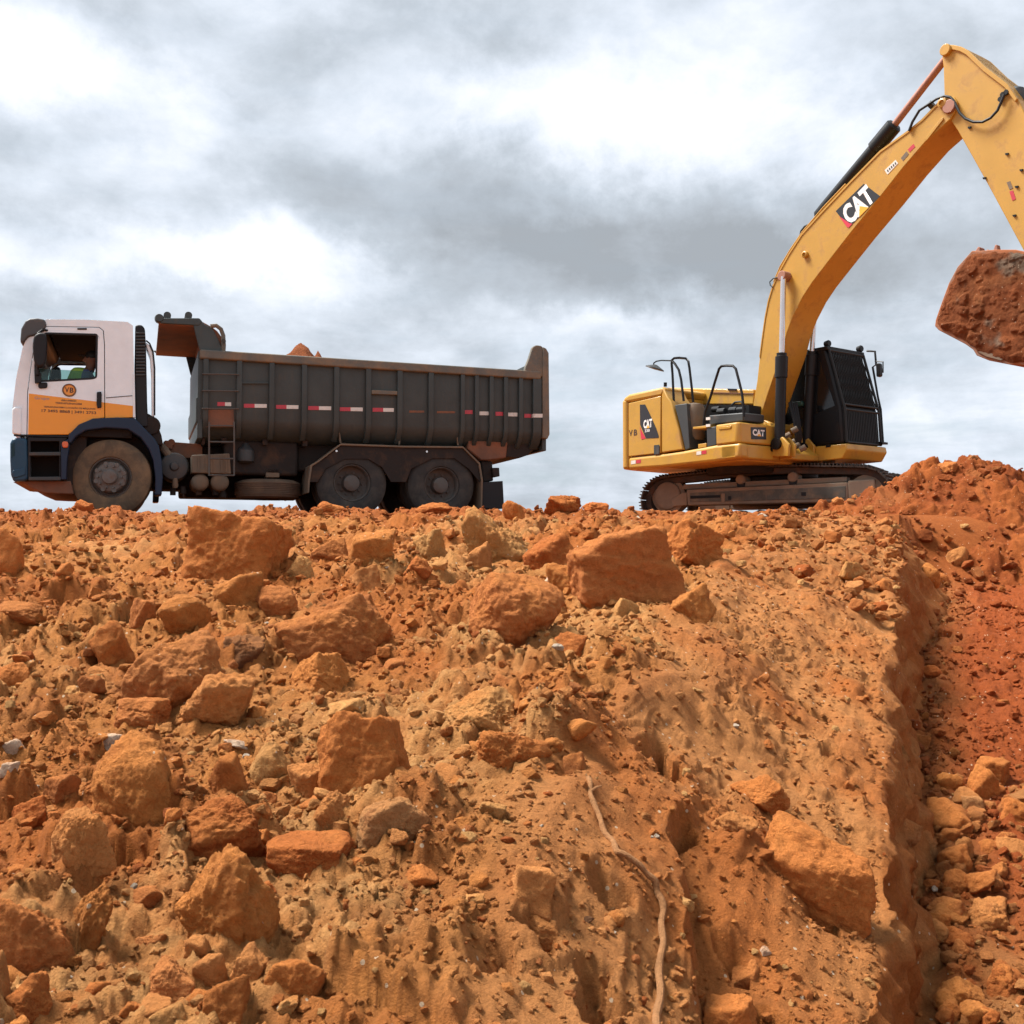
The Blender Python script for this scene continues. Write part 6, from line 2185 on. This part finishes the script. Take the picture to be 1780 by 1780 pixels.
def build_exc_cab():
    w0, w1 = 1.78, 2.78
    P = lambda q: E.poly(q, w0)
    ft, fm, fb = E.uv(1434, 604, w0), E.uv(1462, 709, w0), E.uv(1466, 771, w0)
    zt, zb = ft[1], fb[1]
    ub = fb[0] - 1.75
    body = [ft, (ft[0] + (fm[0] - ft[0]) * .35, zt + (fm[1] - zt) * .30), fm, fb, (ub, zb), (ub, zt - .06), (ub + .15, zt)]
    cab = MB().prism(body, w0, w1).build("cab", M["mblack"], EXC, bevel=.05, seg=3)
    # glass on the near side and the front, framed
    sg = [(ft[0] - .12, zt - .16), (fm[0] - .12, fm[1] + .05), (fb[0] - .85, fm[1] - .1), (ub + .12, fm[1] - .1), (ub + .12, zt - .16)]
    MB().prism(sg, w0 - .006, w0).build("side_window", M["cabglass"], cab)
    MB().prism([(fb[0] - .80, zb + .06), (fb[0] - .80, fm[1] - .12), (fm[0] - .08, fm[1] - .02), (fb[0] - .06, zb + .06)], w0 - .008, w0).build("lower_panel", M["mblack"], cab, bevel=.01)
    # guard over the front: frame, upright bars above, upright bars below
    def fr(s, off=.05):
        """a point up the front: s = 0 at the sill, 1 at the knee, 2 at the top"""
        a, b, t = (fb, fm, s) if s <= 1 else (fm, ft, s - 1)
        return (a[0] + (b[0] - a[0]) * t + off, a[1] + (b[1] - a[1]) * t)
    MB().add([(fr(s, .012)[0], w, fr(s, .012)[1]) for s in (1.05, 1.93) for w in (w0 + .08, w1 - .08)], [(0, 1, 3, 2)]).build("windscreen", M["cabglass"], cab)
    g = MB()
    for w in (w0 + .03, w1 - .03):
        g.tube([(fr(s)[0], w, fr(s)[1]) for s in (0.04, .98, 1.02, 1.97)], .024, 8)
    for s in (.04, .96, 1.06, 1.95):
        g.cyl((fr(s)[0], w0 + .03, fr(s)[1]), (fr(s)[0], w1 - .03, fr(s)[1]), .02, n=8)
    g = g.build("front_guard", M["guard"], cab)
    n = 19
    for k in range(n):
        w = w0 + .10 + (w1 - w0 - .20) * k / (n - 1)
        MB().tube([(fr(s)[0], w + .012 * math.sin(s * 30), fr(s)[1]) for s in np.linspace(1.06, 1.95, 22)], .011, 6).build("guard_bar", M["guard"], g)
        MB().tube([(fr(s)[0], w, fr(s)[1]) for s in (.04, .96)], .010, 6).build("guard_bar", M["guard"], g)
    # roof edge, lamps, rail, mirror
    MB().prism([(ft[0] + .06, zt - .05), (ft[0] + .06, zt + .02), (ub + .1, zt + .03), (ub + .1, zt - .05)], w0 - .01, w1 + .01).build("roof_rim", M["mblack"], cab, bevel=.015)
    for w, u in ((w0 + .10, ft[0] - .02), (w1 - .06, ft[0] + .02)):
        MB().lathe([(.05, -.05), (.062, .02), (.05, .04)], (u, w, zt + .08), (1, 0, 0), 14).build("work_lamp", M["mblack"], cab)
    hr = MB()
    uh = fb[0] + .06
    wr = w1 + .04
    pts = [(1507, 610), (1521, 611), (1523, 634), (1517, 638), (1526, 690), (1531, 712), (1535, 769), (1526, 770)]
    hr.tube([E.p3(x, y, wr) for x, y in pts], .019, 8)
    hr.tube([E.p3(x, y, wr) for x, y in ((1521, 628), (1535, 629), (1535, 648))], .012, 7)
    hr.cyl(E.p3(1524, 712, wr), E.p3(1532, 712, wr), .018)
    hr = hr.build("cab_handrail", M["mblack"], cab)
    MB().prism(rounded(E.poly([(1524, 632), (1530, 631), (1531, 654), (1525, 656)], wr), .04), wr - .03, wr + .06).build("cab_mirror", M["mblack"], hr, bevel=.01)
    MB().prism(E.poly([(1498, 766), (1534, 768), (1534, 772), (1498, 772)], w1 - .1), w1 - .10, w1 + .06).build("door_step", M["mblack"], cab, bevel=.008)
    MB().prism(E.poly([(1374, 699), (1392, 697), (1393, 705), (1374, 707)], 1.6), 1.62, 1.70).build("hose_guard", mat("green_cover", (.015, .06, .045), .5), EXC, bevel=.01)
    # platform and the foot of the boom between box and cab
    z1 = zb - .01
    z0 = E.uv(1466, 801, w0)[1]
    pf = MB()
    pf.prism([(fb[0] + .10, z1), (fb[0] + .12, z1 - .10), (fb[0] + .02, z0 + .03), (ub, z0), (ub, z1)], 1.72, w1 + .04)
    pf.build("cab_platform", M["yellow"], EXC, bevel=.02)
    ct = MB()
    ct.prism([(.25, z0 + .02), (.25, z0 + .12), (.05, z1), (-1.2, z1), (-1.2, z0 + .02)], 1.02, 1.72)
    ct.build("boom_seat", M["yellow"], EXC, bevel=.02)
    for w in (.82, 1.66):
        a = E.uv(1360, 786, w) if w < 1 else E.uv(1404, 788, w)
        MB().prism([(a[0] - .30, a[1] - .05), (a[0] + .12, a[1] - .08), (a[0] + .14, a[1] + .12), (a[0], a[1] + .26), (a[0] - .12, a[1] + .22)], w, w + .05).build("cylinder_bracket", M["yellow_boom"], EXC, bevel=.012)
        MB().prism([(a[0] - .30, a[1] - .05), (a[0] + .12, a[1] - .08), (a[0] + .14, a[1] + .12), (a[0], a[1] + .26), (a[0] - .12, a[1] + .22)], w + .15, w + .20).build("cylinder_bracket", M["yellow_boom"], EXC, bevel=.012)
    hs = MB()
    for k in range(4):
        hs.tube([E.p3(1372 + k * 4, 700, 1.35 + .05 * k), E.p3(1380 + k * 3, 730, 1.3 + .05 * k), E.p3(1384 + k * 3, 760, 1.35 + .05 * k), E.p3(1378 + k * 3, 785, 1.4 + .05 * k)], .022, 7)
    hs.build("hose", M["hose"], EXC)
    ms = MB()
    for x, y in ((1364, 760), (1372, 772), (1380, 778), (1368, 784), (1390, 782), (1376, 750)):
        p = E.p3(x, y, 1.1)
        ms.cyl(p, p + Vector((.08, .06, .05)), .05, n=8)
    ms.build("pipe_fitting", M["chassis_dust"], EXC, bevel=.008)
    for dx, mm in ((0, "tape_white"), (12, "tape_red")):
        MB().prism(E.poly([(1484 + dx, 777), (1494 + dx, 776.5), (1494 + dx, 782), (1484 + dx, 783)], w1), w1 + .0, w1 + .045).build("reflector", M[mm], EXC)
    MB().prism(E.poly([(1436, 773), (1444, 772.5), (1444, 777), (1436, 778)], 1.72), 1.71, 1.75).build("reflector", M["mblack"], EXC)


def build_undercarriage():
    P = K.poly
    def place(o):
        o.matrix_basis = REL
        return o
    # belt path seen from the near side, as (u, z)
    ul = K.uv(1115, 866)[0]
    top = [K.uv(*p) for p in ((1152, 829.5), (1203, 824), (1281, 815), (1358, 810), (1420, 810), (1487, 811))]
    ur = K.uv(1546, 830)[0]
    rl = .40
    left = [(ul + rl + rl * math.cos(R(a)), .455 + (.415) * math.sin(R(a))) for a in (240, 215, 190, 165, 140, 118)]
    right = [(ur - rl + rl * math.cos(R(a)), .48 + .43 * math.sin(R(a))) for a in (78, 50, 20, -15, -45, -65)]
    path = left + top + right + [(ur - .75, .045), (ul + .75, .045)]
    pts = [Vector((u, 0, z)) for u, z in path]
    # smooth closed resample at the shoe pitch
    dense = []
    m = len(pts)
    for i in range(m):
        a, b, c, d = pts[i - 1], pts[i], pts[(i + 1) % m], pts[(i + 2) % m]
        for k in range(14):
            t = k / 14
            dense.append(.5 * ((2 * b) + (c - a) * t + (2 * a - 5 * b + 4 * c - d) * t * t + (3 * b - a - 3 * c + d) * t ** 3))
    L = [0.0]
    for i in range(len(dense)):
        L.append(L[-1] + (dense[(i + 1) % len(dense)] - dense[i]).length)
    tot = L[-1]
    n = int(round(tot / .186))
    def pos(s):
        s %= tot
        i = int(np.searchsorted(L, s, side="right")) - 1
        i = min(i, len(dense) - 1)
        t = (s - L[i]) / max(L[i + 1] - L[i], 1e-6)
        return dense[i].lerp(dense[(i + 1) % len(dense)], t)
    # box frame of the near track: slab sided, with its recess and rollers
    fr = MB()
    fr.prism(P([(1193, 851), (1473, 838), (1474, 842), (1474, 871), (1444, 873), (1195, 878.5)], .05), .05, .42)
    fr = place(fr.build("track_frame", M["trackframe"], EXC, bevel=.02))
    MB().prism(P([(1199, 857), (1470, 845), (1470, 866), (1199, 873)], .04), .035, .06).build("frame_plate", M["trackframe_d"], fr, bevel=.008)
    MB().prism(P([(1200, 862), (1252, 860.5), (1252, 865), (1200, 867)], .03), .025, .05).build("frame_slot", M["mblack"], fr)
    for x0, x1 in ((1266, 1271), (1393, 1401)):
        y = 866 if x0 < 1300 else 859
        MB().prism(P([(x0, y - 3.5), (x1, y - 3.5), (x1, y + 3), (x0, y + 3)], .03), .02, .05).build("frame_hole", M["mblack"], fr)
    MB().prism(P([(1254, 858), (1260, 858), (1260, 873), (1254, 873)], .03), .02, .05).build("frame_rib", M["trackframe"], fr, bevel=.005)
    MB().prism(P([(1473, 835), (1520, 832), (1524, 868), (1474, 871)], .05), .05, .45).build("drive_cover", M["trackframe"], fr, bevel=.03)
    MB().prism(P([(1186, 850), (1190, 842), (1473, 829), (1473, 838), (1193, 851)], .2), .16, .40).build("frame_top", M["trackframe"], fr, bevel=.01)
    for x, y in ((1286.5, 833), (1377, 829)):
        p = K.p3(x, y, .10)
        MB().lathe([(.075, 0), (.09, .02), (.09, .3), (.06, .32)], p, (0, 1, 0), 18).build("carrier_roller", M["trackframe"], fr)
        MB().prism(P([(x - 6, y + 7), (x + 8, y + 6), (x + 7, y + 13), (x - 5, y + 13.5)], .13), .13, .3).build("roller_bracket", M["mblack"], fr)
    for k in range(8):
        u = K.uv(1215, 870)[0] + k * .36
        MB().lathe([(.07, 0), (.095, .02), (.095, .3), (.07, .32)], (u, .12, .16), (0, 1, 0), 14).build("track_roller", M["trackframe_d"], fr)
    c = K.uv(1159.5, 861.5, .12)
    MB().lathe([(.05, -.01), (.22, -.005), (.25, .01), (.26, .05), (.30, .06), (.33, .07), (.33, .33), (.1, .35)], (c[0], .12, c[1]), (0, 1, 0), 32).build("idler", M["trackframe"], fr)
    MB().lathe([(.05, -.01), (.22, -.005), (.25, .02), (.33, .06), (.33, .33), (.1, .35)], (ur - rl, .12, .48), (0, 1, 0), 28).build("sprocket", M["trackframe"], fr)
    MB().prism(P([(1166, 868), (1186, 856), (1194, 856), (1194, 878), (1168, 880)], .10), .10, .3).build("idler_yoke", M["trackframe"], fr, bevel=.01)
    # belt: link chain and one shoe per pitch
    ch = []
    for k in range(n * 2):
        s = k * tot / (n * 2)
        p, q = pos(s), pos(s + .02)
        t = (q - p).normalized()
        nr = Vector((-t.z, 0, t.x))
        inn = -nr if (p + nr - Vector(((ul + ur) / 2, 0, .47))).length > (p - nr - Vector(((ul + ur) / 2, 0, .47))).length else nr
        ch.append((p, t, -inn))
    lk = MB()
    loops = []
    for p, t, o in ch + ch[:1]:
        a, b = p - o * .02, p - o * .12
        loops.append([(a.x, .16, a.z), (a.x, .44, a.z), (b.x, .44, b.z), (b.x, .16, b.z)])
    lk.loft(loops, caps=False)
    belt = place(lk.build("track", M["track"], EXC))
    sm = MB()
    sm.box((-.088, -.01, -.012), (.088, .59, .012))
    for x in (-.075, -.015, .045):
        sm.box((x, -.01, .012), (x + .018, .59, .052))
    sm.box((-.05, .17, -.07), (.05, .22, -.01))
    sm.box((-.05, .38, -.07), (.05, .43, -.01))
    s0 = sm.build("track_shoe", M["track"], belt)
    first = True
    for k in range(n):
        p, t, o = ch[k * 2]
        so = s0 if first else s0.copy()
        if not first:
            COL.objects.link(so)
        first = False
        so.parent = belt
        y = Vector((0, 1, 0))
        x = y.cross(o).normalized()
        so.matrix_basis = Matrix(((x.x, y.x, o.x, p.x), (x.y, y.y, o.y, p.y), (x.z, y.z, o.z, p.z), (0, 0, 0, 1)))
    # the same again on the far side
    for src in (fr, belt):
        c2 = copy_tree(src, EXC)
        c2.matrix_basis = REL @ Matrix.Translation((0, 2.25, 0))
    cb = MB()
    um = (ul + ur) / 2 - .1
    cb.box((um - .55, .4, .42), (um + .55, 2.45, .86))
    cb.box((um - 1.2, .4, .45), (um - .8, 2.45, .72))
    cb.box((um + .8, .4, .45), (um + 1.2, 2.45, .72))
    cb.lathe([(.75, .0), (.75, .17), (.7, .24)], (um, 1.42, .86), (0, 0, 1), 36)
    place(cb.build("centre_frame", M["chassis"], EXC, bevel=.02))


build_house()
build_boom()
build_bucket()
build_exc_cab()
build_undercarriage()
